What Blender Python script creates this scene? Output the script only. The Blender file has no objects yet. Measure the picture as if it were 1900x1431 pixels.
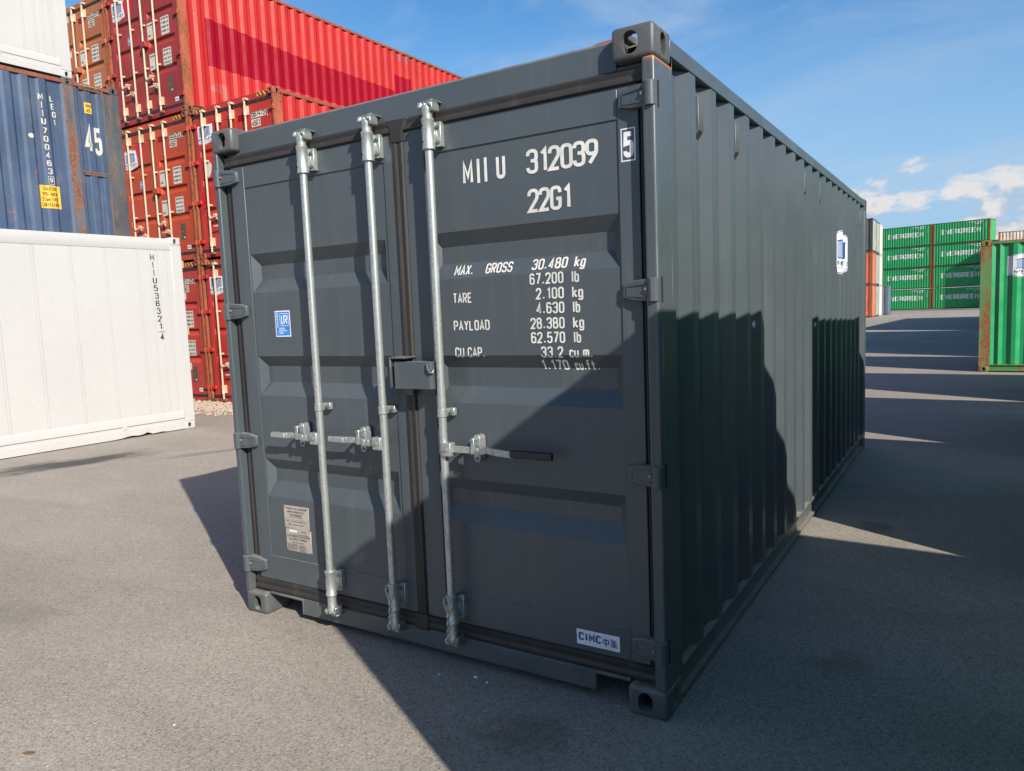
import bpy, bmesh, math, random
from mathutils import Vector, Matrix
random.seed(7)
R = math.radians
sc = bpy.context.scene
col = sc.collection

# ------------------------------------------------------------------ camera
cam_d = bpy.data.cameras.new('camera')
cam = bpy.data.objects.new('camera', cam_d); col.objects.link(cam)
CAM = (3.4087, -2.5773, 1.5973)
YAW, PITCH, ROLL = -0.5589, -0.1002, -0.0409
fw = Vector((math.sin(YAW)*math.cos(PITCH), math.cos(YAW)*math.cos(PITCH), math.sin(PITCH)))
ri = Vector((math.cos(YAW), -math.sin(YAW), 0)); up = ri.cross(fw)
r2 = ri*math.cos(ROLL)+up*math.sin(ROLL); u2 = -ri*math.sin(ROLL)+up*math.cos(ROLL)
m = Matrix((r2, u2, -fw)).transposed().to_4x4(); m.translation = Vector(CAM)
cam.matrix_world = m
cam_d.sensor_width = 36.0; cam_d.lens = 36.0*1376.75/1900.0
cam_d.clip_start = 0.05; cam_d.clip_end = 3000
sc.camera = cam

# ------------------------------------------------------------------ light, sky, exposure
SUN_DIR = Vector((1.378, -0.765, 1.0)).normalized()      # towards the sun
EL = math.asin(SUN_DIR.z); AZ = math.atan2(SUN_DIR.x, SUN_DIR.y)
sun_d = bpy.data.lights.new('sun', 'SUN'); sun_d.energy = 5.0; sun_d.angle = R(0.53)
sun_d.color = (1.0, 0.925, 0.82)
sun = bpy.data.objects.new('sun', sun_d); col.objects.link(sun)
sun.rotation_euler = (-SUN_DIR).to_track_quat('-Z', 'Y').to_euler(); sun.location = (20, -12, 20)

world = bpy.data.worlds.new('World'); sc.world = world; world.use_nodes = True
SKY_STRENGTH = 0.085
def build_world():
    nt = world.node_tree; N = nt.nodes; L = nt.links; N.clear()
    def nd(t, **k):
        n = N.new(t)
        for a, b in k.items(): setattr(n, a, b)
        return n
    def math_(op, a, b=None, c=None):
        n = nd('ShaderNodeMath', operation=op)
        for i, v in enumerate((a, b, c)):
            if v is None: continue
            if isinstance(v, (int, float)): n.inputs[i].default_value = v
            else: L.new(v, n.inputs[i])
        return n.outputs[0]
    sky = nd('ShaderNodeTexSky', sky_type='NISHITA'); sky.sun_disc = False
    sky.sun_elevation = EL; sky.sun_rotation = AZ
    sky.air_density = 1.0; sky.dust_density = 0.6; sky.ozone_density = 2.2
    tc = nd('ShaderNodeTexCoord'); sep = nd('ShaderNodeSeparateXYZ'); L.new(tc.outputs['Generated'], sep.inputs[0])
    z = sep.outputs['Z']
    # cumulus banks low over the horizon
    def cloud_noise(dz, scale, zmul, detail, off):
        cb = nd('ShaderNodeCombineXYZ')
        L.new(sep.outputs['X'], cb.inputs[0]); L.new(sep.outputs['Y'], cb.inputs[1])
        L.new(math_('MULTIPLY', math_('ADD', z, dz), zmul), cb.inputs[2])
        mp = nd('ShaderNodeMapping'); L.new(cb.outputs[0], mp.inputs[0]); mp.inputs['Location'].default_value = off; mp.inputs['Rotation'].default_value = (0, 0, 0.075)
        n = nd('ShaderNodeTexNoise'); L.new(mp.outputs[0], n.inputs['Vector'])
        n.inputs['Scale'].default_value = scale; n.inputs['Detail'].default_value = detail; n.inputs['Roughness'].default_value = 0.55
        return n.outputs['Fac']
    OFF = (1.48, 6.21, 5.71)
    n1 = cloud_noise(0.030, 9.0, 1.9, 9, OFF); n2 = cloud_noise(0.052, 9.0, 1.9, 9, OFF)
    thr = nd('ShaderNodeMapRange'); L.new(z, thr.inputs[0])
    thr.inputs[1].default_value = 0.03; thr.inputs[2].default_value = 0.30; thr.inputs[3].default_value = 0.385; thr.inputs[4].default_value = 0.85
    msk = nd('ShaderNodeMapRange', interpolation_type='SMOOTHSTEP')
    L.new(math_('SUBTRACT', n1, thr.outputs[0]), msk.inputs[0])
    msk.inputs[1].default_value = 0.0; msk.inputs[2].default_value = 0.085; msk.inputs[3].default_value = 0.0; msk.inputs[4].default_value = 0.9
    lit = nd('ShaderNodeMapRange', interpolation_type='SMOOTHSTEP')
    L.new(math_('SUBTRACT', n1, n2), lit.inputs[0])
    lit.inputs[1].default_value = -0.06; lit.inputs[2].default_value = 0.03
    ccol = nd('ShaderNodeMix', data_type='RGBA'); L.new(lit.outputs[0], ccol.inputs[0])
    ccol.inputs[6].default_value = (3.7, 4.15, 4.9, 1); ccol.inputs[7].default_value = (5.9, 5.7, 5.6, 1)
    # thin high cirrus
    mp2 = nd('ShaderNodeMapping'); mp2.inputs['Scale'].default_value = (1.2, 3.4, 5.0); mp2.inputs['Rotation'].default_value = (0.3, 0.25, 0.5)
    L.new(tc.outputs['Generated'], mp2.inputs[0])
    n3 = nd('ShaderNodeTexNoise'); L.new(mp2.outputs[0], n3.inputs['Vector'])
    n3.inputs['Scale'].default_value = 2.2; n3.inputs['Detail'].default_value = 8; n3.inputs['Roughness'].default_value = 0.6; n3.inputs['Distortion'].default_value = 0.5
    ci = nd('ShaderNodeMapRange', interpolation_type='SMOOTHSTEP'); L.new(n3.outputs['Fac'], ci.inputs[0])
    ci.inputs[1].default_value = 0.42; ci.inputs[2].default_value = 0.80; ci.inputs[3].default_value = 0.0; ci.inputs[4].default_value = 0.5
    m1 = nd('ShaderNodeMix', data_type='RGBA'); L.new(ci.outputs[0], m1.inputs[0]); hs = nd('ShaderNodeHueSaturation'); hs.inputs['Saturation'].default_value = 1.32; hs.inputs['Value'].default_value = 1.15; L.new(sky.outputs[0], hs.inputs['Color']); hz = nd('ShaderNodeMapRange', interpolation_type='SMOOTHSTEP'); L.new(z, hz.inputs[0]); hz.inputs[1].default_value = 0.0; hz.inputs[2].default_value = 0.42; hz.inputs[3].default_value = 0.92; hz.inputs[4].default_value = 0.0
    mh = nd('ShaderNodeMix', data_type='RGBA'); L.new(hz.outputs[0], mh.inputs[0]); L.new(hs.outputs[0], mh.inputs[6]); mh.inputs[7].default_value = (2.35, 3.85, 5.7, 1); L.new(mh.outputs[2], m1.inputs[6])
    m1.inputs[7].default_value = (3.7, 4.5, 5.6, 1)
    m2 = nd('ShaderNodeMix', data_type='RGBA'); L.new(msk.outputs[0], m2.inputs[0]); L.new(m1.outputs[2], m2.inputs[6]); L.new(ccol.outputs[2], m2.inputs[7])
    bg = nd('ShaderNodeBackground'); L.new(m2.outputs[2], bg.inputs[0]); bg.inputs[1].default_value = SKY_STRENGTH
    out = nd('ShaderNodeOutputWorld'); L.new(bg.outputs[0], out.inputs[0])
build_world()
sc.view_settings.view_transform = 'Standard'; sc.view_settings.look = 'None'
sc.view_settings.exposure = 0.72; sc.view_settings.gamma = 1.0; sc.view_settings.use_curve_mapping = False
sc.render.engine = 'CYCLES'

# ------------------------------------------------------------------ materials
def new_mat(name):
    m = bpy.data.materials.new(name); m.use_nodes = True
    m.node_tree.nodes.clear(); return m
class G:
    def __init__(s, mat): s.nt = mat.node_tree; s.N = s.nt.nodes; s.L = s.nt.links
    def nd(s, t, **k):
        n = s.N.new(t)
        for a, b in k.items(): setattr(n, a, b)
        return n
    def put(s, inp, v):
        if v is None: return
        if isinstance(v, (int, float, tuple)): inp.default_value = v
        else: s.L.new(v, inp)
    def noise(s, vec, scale, detail=4, rough=0.55, dist=0.0):
        n = s.nd('ShaderNodeTexNoise'); s.put(n.inputs['Vector'], vec)
        n.inputs['Scale'].default_value = scale; n.inputs['Detail'].default_value = detail
        n.inputs['Roughness'].default_value = rough; n.inputs['Distortion'].default_value = dist
        return n.outputs['Fac']
    def mapping(s, vec, scale=(1, 1, 1), loc=(0, 0, 0), rot=(0, 0, 0)):
        n = s.nd('ShaderNodeMapping'); s.put(n.inputs[0], vec)
        n.inputs['Scale'].default_value = scale; n.inputs['Location'].default_value = loc; n.inputs['Rotation'].default_value = rot
        return n.outputs[0]
    def ramp(s, v, a, b, lo=0.0, hi=1.0):
        n = s.nd('ShaderNodeMapRange', interpolation_type='SMOOTHSTEP'); s.put(n.inputs[0], v)
        n.inputs[1].default_value = a; n.inputs[2].default_value = b; n.inputs[3].default_value = lo; n.inputs[4].default_value = hi
        return n.outputs[0]
    def mix(s, f, a, b):
        n = s.nd('ShaderNodeMix', data_type='RGBA'); s.put(n.inputs[0], f)
        for i, v in ((6, a), (7, b)):
            if isinstance(v, tuple) and len(v) == 3: v = v+(1,)
            s.put(n.inputs[i], v)
        return n.outputs[2]
    def math(s, op, a, b=0.0):
        n = s.nd('ShaderNodeMath', operation=op); s.put(n.inputs[0], a); s.put(n.inputs[1], b); return n.outputs[0]
    def mul(s, c, f):
        n = s.nd('ShaderNodeMix', data_type='RGBA', blend_type='MULTIPLY'); n.inputs[0].default_value = 1.0
        s.put(n.inputs[6], c if not (isinstance(c, tuple) and len(c) == 3) else c+(1,))
        cb = s.nd('ShaderNodeCombineColor')
        for i in range(3): s.put(cb.inputs[i], f)
        s.L.new(cb.outputs[0], n.inputs[7]); return n.outputs[2]
    def bsdf(s, colr, rough=0.5, metal=0.0, bump=None, bstr=0.2, bdist=0.002, spec=None):
        b = s.nd('ShaderNodeBsdfPrincipled')
        if isinstance(colr, tuple) and len(colr) == 3: colr = colr+(1,)
        s.put(b.inputs['Base Color'], colr); s.put(b.inputs['Roughness'], rough); s.put(b.inputs['Metallic'], metal)
        if spec is not None: b.inputs['Specular IOR Level'].default_value = spec
        if bump is not None:
            bn = s.nd('ShaderNodeBump'); bn.inputs['Strength'].default_value = bstr; bn.inputs['Distance'].default_value = bdist
            s.put(bn.inputs['Height'], bump); s.L.new(bn.outputs[0], b.inputs['Normal'])
        o = s.nd('ShaderNodeOutputMaterial'); s.L.new(b.outputs[0], o.inputs[0])
def objvec(g, rnd=True):
    tc = g.nd('ShaderNodeTexCoord'); v = tc.outputs['Object']
    if rnd:
        oi = g.nd('ShaderNodeObjectInfo'); a = g.nd('ShaderNodeVectorMath', operation='ADD')
        cb = g.nd('ShaderNodeCombineXYZ'); k = g.math('MULTIPLY', oi.outputs['Random'], 37.0)
        for i in range(3): g.put(cb.inputs[i], k)
        g.L.new(v, a.inputs[0]); g.L.new(cb.outputs[0], a.inputs[1]); v = a.outputs[0]
    return v
RUST1 = (0.16, 0.045, 0.018); RUST2 = (0.30, 0.10, 0.035)
def paint(name, c, var=0.12, dirt=0.25, rust=0.0, rscale=5.0, rough=0.42, fade=None, dirtcol=(0.20, 0.17, 0.14), bump=0.05, rustcols=(RUST1, RUST2), stretch=0.35, spec=0.5):
    """coated steel: slow colour drift, vertical dirt runs and rust breaking through"""
    m = new_mat(name); g = G(m); v = objvec(g)
    big = g.noise(v, 0.9, 3); c0 = g.mix(g.ramp(big, 0.3, 0.7), tuple(x*(1-var) for x in c), tuple(min(1, x*(1+var)) for x in c))
    if fade:
        f = g.ramp(g.noise(g.mapping(v, (1, 1, 0.5)), 1.7, 6, 0.65), 0.45, 0.75, 0, 0.8); c0 = g.mix(f, c0, fade)
    st = g.noise(g.mapping(v, (14, 14, 0.6)), 1.0, 4, 0.6)
    c0 = g.mix(g.ramp(st, 0.5, 0.85, 0, dirt), c0, dirtcol)
    fine = g.noise(v, 60, 3)
    c0 = g.mul(c0, g.ramp(fine, 0.2, 0.8, 0.94, 1.05))
    rg = g.ramp(g.noise(v, 5, 4), 0.3, 0.7, rough-0.07, rough+0.1)
    h = g.noise(v, 7, 2)
    if rust > 0:
        rn = g.noise(g.mapping(v, (1, 1, stretch)), rscale, 10, 0.68)
        fr_ = g.noise(g.mapping(v, (1, 1, 0.7)), rscale*9, 6, 0.75)
        rn = g.math('ADD', g.math('MULTIPLY', rn, 0.62), g.math('MULTIPLY', fr_, 0.38))
        t = 0.66-0.25*rust
        rm = g.ramp(rn, t, t+0.03)
        rc = g.mix(g.ramp(g.noise(v, 26, 5, 0.7), 0.35, 0.65), rustcols[0], rustcols[1])
        halo = g.ramp(rn, t-0.07, t+0.02, 0, 0.35)
        c0 = g.mix(halo, c0, rustcols[1]); c0 = g.mix(rm, c0, rc)
        rg = g.math('ADD', rg, g.math('MULTIPLY', rm, 0.3))
        h = g.math('ADD', h, g.math('MULTIPLY', rm, 0.35))
    g.bsdf(c0, rg, 0.0, h, bump, 0.02, spec=spec)
    return m
def plain(name, c, rough=0.5, metal=0.0, spec=None):
    m = new_mat(name); g = G(m); v = objvec(g)
    g.bsdf(g.mul(c, g.ramp(g.noise(v, 18, 5, 0.65), 0.25, 0.75, 0.82, 1.12)), rough, metal, spec=spec); return m

def galvanised():
    m = new_mat('galvanised_steel'); g = G(m); v = objvec(g)
    vo = g.nd('ShaderNodeTexVoronoi'); g.put(vo.inputs['Vector'], g.mapping(v, (1, 1, 0.6))); vo.inputs['Scale'].default_value = 130
    sp = g.nd('ShaderNodeSeparateColor'); g.L.new(vo.outputs['Color'], sp.inputs[0])
    f = g.math('ADD', g.math('MULTIPLY', sp.outputs[0], 0.35), g.math('MULTIPLY', g.noise(v, 25, 4), 0.65))
    c = g.mix(g.ramp(f, 0.25, 0.75), (0.31, 0.335, 0.33), (0.46, 0.49, 0.475))
    c = g.mix(g.ramp(g.noise(v, 9, 6, 0.7), 0.58, 0.75, 0, 0.4), c, (0.30, 0.29, 0.26))
    g.bsdf(c, g.ramp(f, 0.2, 0.8, 0.5, 0.34), 0.7, g.noise(v, 90, 3), 0.12, 0.001); return m
def main_paint():
    m = new_mat('anthracite_paint'); g = G(m); v = objvec(g, False)
    c = g.mix(g.ramp(g.noise(v, 1.1, 4), 0.3, 0.7), (0.050, 0.062, 0.071), (0.060, 0.074, 0.083))
    st = g.noise(g.mapping(v, (22, 22, 0.45)), 1.0, 5, 0.65)
    c = g.mix(g.ramp(st, 0.52, 0.8, 0, 0.32), c, (0.115, 0.12, 0.115))
    c = g.mix(g.ramp(g.noise(g.mapping(v, (30, 30, 30)), 1.0, 6, 0.7), 0.70, 0.76, 0, 0.35), c, (0.16, 0.16, 0.15))
    # grime collecting near the ground
    sep = g.nd('ShaderNodeSeparateXYZ'); g.L.new(v, sep.inputs[0])
    low = g.math('MULTIPLY', g.ramp(sep.outputs['Z'], 0.42, 0.0), g.ramp(g.noise(v, 6, 6, 0.7), 0.35, 0.7, 0.1, 0.7))
    c = g.mix(low, c, (0.12, 0.11, 0.095))
    # rust at the chafed door end casting and on the corner post
    near = g.math('MULTIPLY', g.ramp(sep.outputs['Z'], 2.44, 2.475), g.ramp(sep.outputs['X'], 2.33, 2.42))
    near = g.math('MULTIPLY', near, g.ramp(sep.outputs['Y'], 0.26, 0.15))
    near = g.math('MULTIPLY', g.ramp(sep.outputs['X'], 2.39, 2.42), g.ramp(sep.outputs['Y'], 0.28, 0.20)) if True else near
    band = g.math('MULTIPLY', g.ramp(sep.outputs['Z'], 2.452, 2.472), g.ramp(sep.outputs['Z'], 2.495, 2.480)); near = g.math('MULTIPLY', near, g.ramp(sep.outputs['Z'], 2.50, 2.485))
    rn = g.noise(g.mapping(v, (1, 1, 0.35)), 34, 8, 0.7)
    fall = g.ramp(sep.outputs['Z'], 2.30, 2.47, -0.12, 0.10)
    rn = g.math('ADD', rn, g.math('MULTIPLY', fall, 1.0))
    rm = g.math('MULTIPLY', near, g.math('MAXIMUM', g.ramp(rn, 0.60, 0.68, 0, 0.6), g.math('MULTIPLY', band, g.ramp(rn, 0.38, 0.52))))
    c = g.mix(rm, c, g.mix(band, (0.17, 0.09, 0.055), (0.40, 0.12, 0.03)))
    # pale scuffs down the corner post
    scz = g.noise(g.mapping(v, (70, 70, 1.6)), 1.0, 3, 0.7)
    onpost = g.math('MULTIPLY', g.ramp(sep.outputs['X'], 2.40, 2.42), g.ramp(sep.outputs['Y'], 0.30, 0.2))
    c = g.mix(g.math('MULTIPLY', onpost, g.ramp(scz, 0.62, 0.70, 0, 0.6)), c, (0.30, 0.28, 0.24))
    # dust lying on everything that faces up
    ge = g.nd('ShaderNodeNewGeometry'); sn = g.nd('ShaderNodeSeparateXYZ'); g.L.new(ge.outputs['True Normal'], sn.inputs[0])
    c = g.mix(g.math('MULTIPLY', g.ramp(sn.outputs['Z'], 0.55, 0.95), g.ramp(g.noise(v, 12, 5, 0.7), 0.3, 0.6, 0.35, 0.9)), c, (0.20, 0.185, 0.16))
    g.bsdf(c, g.ramp(g.noise(v, 3.5, 5), 0.3, 0.7, 0.33, 0.46), 0.0, g.noise(v, 5, 2), 0.10, 0.03); return m
def stripes():
    m = new_mat('hazard_stripes'); g = G(m); v = objvec(g, False)
    w = g.nd('ShaderNodeTexWave', wave_type='BANDS', bands_direction='X', wave_profile='SIN')
    g.put(w.inputs['Vector'], g.mapping(v, (1, 1, 1), rot=(0, R(40), 0))); w.inputs['Scale'].default_value = 4.2; w.inputs['Distortion'].default_value = 0.3
    c = g.mix(g.ramp(w.outputs['Fac'], 0.47, 0.53), (0.03, 0.025, 0.02), (0.55, 0.30, 0.03))
    c = g.mix(g.ramp(g.noise(v, 9, 8, 0.7), 0.52, 0.6), c, (0.15, 0.06, 0.03)); g.bsdf(c, 0.7); return m
def asphalt():
    m = new_mat('worn_asphalt'); g = G(m); tc = g.nd('ShaderNodeTexCoord'); v = tc.outputs['Object']
    vo = g.nd('ShaderNodeTexVoronoi'); g.put(vo.inputs['Vector'], v); vo.inputs['Scale'].default_value = 135; vo.inputs['Randomness'].default_value = 1
    sp = g.nd('ShaderNodeSeparateColor'); g.L.new(vo.outputs['Color'], sp.inputs[0])
    vo2 = g.nd('ShaderNodeTexVoronoi'); g.put(vo2.inputs['Vector'], v); vo2.inputs['Scale'].default_value = 290
    sp2 = g.nd('ShaderNodeSeparateColor'); g.L.new(vo2.outputs['Color'], sp2.inputs[0])
    base = g.mix(sp.outputs[0], (0.185, 0.164, 0.139), (0.315, 0.281, 0.240))
    base = g.mix(g.ramp(sp2.outputs[1], 0.0, 1.0, 0, 0.5), base, (0.250, 0.223, 0.190))
    base = g.mix(g.ramp(sp.outputs[1], 0.95, 0.99, 0, 0.75), base, (0.38, 0.34, 0.30))       # pale chippings
    base = g.mix(g.ramp(sp.outputs[2], 0.84, 0.98, 0, 0.65), base, (0.10, 0.092, 0.087))     # dark chippings
    # worn tracks, patches
    p1 = g.noise(v, 0.22, 5, 0.6); p2 = g.noise(g.mapping(v, (0.5, 1.2, 1)), 1.3, 6, 0.65, 0.6)
    base = g.mul(base, g.ramp(p1, 0.3, 0.7, 0.90, 1.10)); base = g.mul(base, g.ramp(p2, 0.25, 0.75, 0.90, 1.10))
    base = g.mix(g.ramp(g.noise(v, 3.2, 7, 0.7), 0.60, 0.78, 0, 0.35), base, (0.13, 0.118, 0.107))
    # damp oily streak beside the white container and small stains
    def stain(cx, cy, rx, ry, rot, amt, c, lo=0.30):
        nonlocal base
        mv = g.mapping(v, (1/rx, 1/ry, 0.0), loc=(0, 0, 0)); 
        n = g.nd('ShaderNodeMapping', vector_type='TEXTURE'); g.put(n.inputs[0], v)
        n.inputs['Location'].default_value = (cx, cy, 0); n.inputs['Rotation'].default_value = (0, 0, rot); n.inputs['Scale'].default_value = (rx, ry, 1)
        ln = g.nd('ShaderNodeVectorMath', operation='LENGTH'); g.L.new(n.outputs[0], ln.inputs[0])
        d = g.math('ADD', ln.outputs['Value'], g.math('MULTIPLY', g.math('SUBTRACT', g.noise(g.mapping(n.outputs[0], (1, 1, 0)), 1.8, 8, 0.65, 0.4), 0.5), 1.9))
        base = g.mix(g.ramp(d, 0.95, lo, 0, amt), base, c)
    stain(-5.75, 2.0, 0.42, 1.25, R(-14), 0.97, (0.052, 0.050, 0.049))
    stain(-4.6, 3.2, 0.16, 1.0, R(-22), 0.40, (0.06, 0.055, 0.05))
    stain(2.95, 0.80, 0.16, 0.20, R(-10), 0.35, (0.07, 0.06, 0.045))
    stain(2.85, 3.0, 0.16, 0.2, 0.3, 0.5, (0.08, 0.065, 0.05))
    stain(2.0, -0.3, 0.25, 0.2, 0.3, 0.35, (0.05, 0.045, 0.04))
    stain(-1.2, -0.7, 0.5, 0.35, 0.5, 0.25, (0.07, 0.06, 0.055))
    # crack
    h = g.math('ADD', g.math('MULTIPLY', vo.outputs['Distance'], 0.8), g.math('MULTIPLY', g.noise(v, 160, 3), 0.5))
    g.bsdf(base, 0.82, 0.0, h, 0.5, 0.004, spec=0.3); return m

M = {}
M['anth'] = main_paint()
M['anth_cast'] = paint('rubbed_anthracite_casting', (0.060, 0.066, 0.068), 0.1, 0.5, 0.22, rscale=13, rough=0.5, dirtcol=(0.13, 0.115, 0.095), stretch=0.5, rustcols=((0.15, 0.085, 0.055), (0.30, 0.12, 0.05)))
M['anth_plain'] = paint('anthracite_paint_plain', (0.046, 0.058, 0.067), 0.06, 0.15)
M['galv'] = galvanised()
M['rubber'] = paint('door_rubber', (0.022, 0.020, 0.019), 0.2, 0.5, 0, rough=0.6, dirtcol=(0.075, 0.062, 0.052))
M['pin'] = plain('greased_pin', (0.24, 0.19, 0.155), 0.5, 0.3)
M['keeper'] = plain('dark_forged_steel', (0.26, 0.28, 0.275), 0.40, 0.7)
M['black_grip'] = plain('black_rubber_grip', (0.012, 0.012, 0.013), 0.45)
M['white_print'] = plain('white_print', (0.58, 0.57, 0.54), 0.5)
M['sticker_white'] = plain('sticker_white', (0.66, 0.68, 0.71), 0.35)
M['black_print'] = plain('black_print', (0.02, 0.02, 0.02), 0.5)
M['navy_print'] = plain('navy_print', (0.02, 0.05, 0.22), 0.4)
M['navy_dark'] = plain('navy_dark_print', (0.03, 0.05, 0.11), 0.4)
M['slate_print'] = plain('slate_blue_print', (0.24, 0.33, 0.45), 0.4)
M['slate_line'] = plain('slate_line_print', (0.12, 0.18, 0.29), 0.4)
M['lr_blue'] = plain('sticker_blue', (0.015, 0.20, 0.60), 0.35)
M['plate'] = plain('aluminium_plate', (0.40, 0.36, 0.32), 0.5, 0.25)
M['plate_print'] = plain('plate_print', (0.10, 0.09, 0.085), 0.6)
M['bolt'] = plain('zinc_bolt', (0.15, 0.24, 0.22), 0.4, 0.5)
M['hole_shade'] = plain('painted_hole_shade', (0.006, 0.006, 0.007), 0.9)  # near-black colour standing for the shade inside slots and openings
M['floor'] = plain('floor_timber', (0.12, 0.07, 0.04), 0.8)
M['vent'] = plain('vent_plastic', (0.075, 0.085, 0.092), 0.55)
M['rodcream'] = paint('cream_lock_rod_paint', (0.50, 0.38, 0.27), 0.08, 0.15, 0.30, rscale=9, stretch=0.2, rough=0.5)
M['steel_dark'] = paint('rusty_steel', (0.10, 0.08, 0.07), 0.3, 0.3, 0.7, rscale=16, rough=0.7)
M['old_print'] = plain('old_white_print', (0.42, 0.41, 0.35), 0.6)
M['panel_white'] = plain('data_panel_white', (0.52, 0.50, 0.44), 0.6)
M['dkplate'] = plain('dark_data_plate', (0.075, 0.062, 0.05), 0.6)
M['red_bright'] = paint('bright_red_paint', (0.36, 0.017, 0.013), 0.10, 0.03, 0.12, rscale=3.0, rough=0.45, spec=0.3)
M['red_mid'] = paint('red_paint', (0.36, 0.024, 0.017), 0.12, 0.12, 0.13, rscale=4, rough=0.45)
M['red_maroon'] = paint('maroon_red_paint', (0.26, 0.022, 0.020), 0.15, 0.20, 0.12, rscale=4, rough=0.48)
M['red_orange'] = paint('orange_red_paint', (0.36, 0.045, 0.014), 0.10, 0.15, 0.14, rscale=4, rough=0.48)
M['brown_orange'] = paint('brown_orange_paint', (0.34, 0.105, 0.035), 0.12, 0.20, 0.14, rscale=4, rough=0.55)
M['red_dirty'] = paint('dull_red_paint', (0.36, 0.032, 0.026), 0.15, 0.25, 0.30, rscale=4, rough=0.5)
M['crimson'] = paint('crimson_touch_up_paint', (0.22, 0.0005, 0.010), 0.05, 0.0, 0.0, rough=0.5, spec=0.15)
M['redpatch'] = plain('red_touch_up', (0.48, 0.006, 0.008), 0.4)
M['rust_post'] = paint('rusting_post_paint', (0.30, 0.06, 0.025), 0.2, 0.4, 0.72, rscale=7, rough=0.7, stretch=0.3, rustcols=((0.10, 0.035, 0.020), (0.30, 0.09, 0.035)))
M['rust_rail'] = paint('rusting_rail_paint', (0.22, 0.05, 0.03), 0.2, 0.5, 0.62, rscale=7, rough=0.7, stretch=1.0, rustcols=((0.07, 0.04, 0.028), (0.20, 0.075, 0.035)))
M['blue'] = paint('weathered_blue_paint', (0.034, 0.060, 0.112), 0.15, 0.42, 0.14, rscale=4.5, rough=0.5, fade=(0.06, 0.09, 0.14), dirtcol=(0.12, 0.14, 0.16), rustcols=((0.10, 0.04, 0.022), (0.30, 0.12, 0.06)), stretch=0.3)
M['blue_post'] = paint('rusty_blue_post_paint', (0.05, 0.07, 0.085), 0.3, 0.5, 0.68, rscale=8, rough=0.75, stretch=0.22, rustcols=((0.08, 0.045, 0.032), (0.22, 0.085, 0.045)))
M['blue_end'] = paint('weathered_end_post_paint', (0.05, 0.062, 0.07), 0.3, 0.7, 0.42, rscale=11, rough=0.75, stretch=0.3, dirtcol=(0.07, 0.075, 0.06), rustcols=((0.06, 0.045, 0.036), (0.17, 0.09, 0.06)))
M['white'] = paint('white_paint', (0.40, 0.395, 0.385), 0.02, 0.05, 0.0, rough=0.38, dirtcol=(0.55, 0.52, 0.46))
M['white_worn'] = paint('worn_white_paint', (0.42, 0.41, 0.38), 0.05, 0.30, 0.16, rscale=5, rough=0.5)
M['green'] = paint('bright_green_paint', (0.008, 0.26, 0.085), 0.08, 0.12, 0.10, rscale=5.5, rough=0.42, fade=(0.025, 0.31, 0.13))
M['green_rail'] = paint('green_rail_paint', (0.05, 0.19, 0.06), 0.15, 0.3, 0.42, rscale=6, rough=0.6, rustcols=((0.13, 0.05, 0.025), (0.26, 0.10, 0.045)))
M['green_post'] = paint('rusty_green_post_paint', (0.09, 0.20, 0.065), 0.15, 0.3, 0.66, rscale=5.5, rough=0.7, stretch=0.35, rustcols=((0.19, 0.055, 0.025), (0.30, 0.105, 0.045)))
M['green_far'] = paint('evergreen_green_paint', (0.006, 0.27, 0.075), 0.10, 0.25, 0.12, rscale=3, rough=0.45)
M['green_far_rail'] = paint('evergreen_rail_paint', (0.02, 0.13, 0.05), 0.15, 0.4, 0.45, rscale=3, rough=0.6)
M['orange'] = paint('orange_paint', (0.40, 0.065, 0.025), 0.1, 0.25, 0.22, rscale=2.5, rough=0.5, fade=(0.5, 0.2, 0.12))
M['orange_side'] = paint('faded_orange_paint', (0.36, 0.12, 0.07), 0.15, 0.5, 0.38, rscale=3.5, rough=0.6, dirtcol=(0.5, 0.42, 0.36))
M['black_cont'] = paint('black_paint', (0.030, 0.032, 0.034), 0.2, 0.4, 0.15, rscale=3, rough=0.55)
M['grey_side'] = paint('faded_grey_green_paint', (0.22, 0.26, 0.22), 0.15, 0.5, 0.22, rscale=3, rough=0.6)
M['slate_cont'] = paint('slate_blue_paint', (0.07, 0.10, 0.15), 0.15, 0.4, 0.2, rscale=3, rough=0.55)
M['pale_cont'] = paint('faded_pale_paint', (0.50, 0.40, 0.33), 0.15, 0.4, 0.34, rscale=1.6, rough=0.6)
M['yellow'] = plain('yellow_sign', (0.62, 0.36, 0.03), 0.55)
M['stripes'] = stripes()
M['asphalt'] = asphalt()
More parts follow.
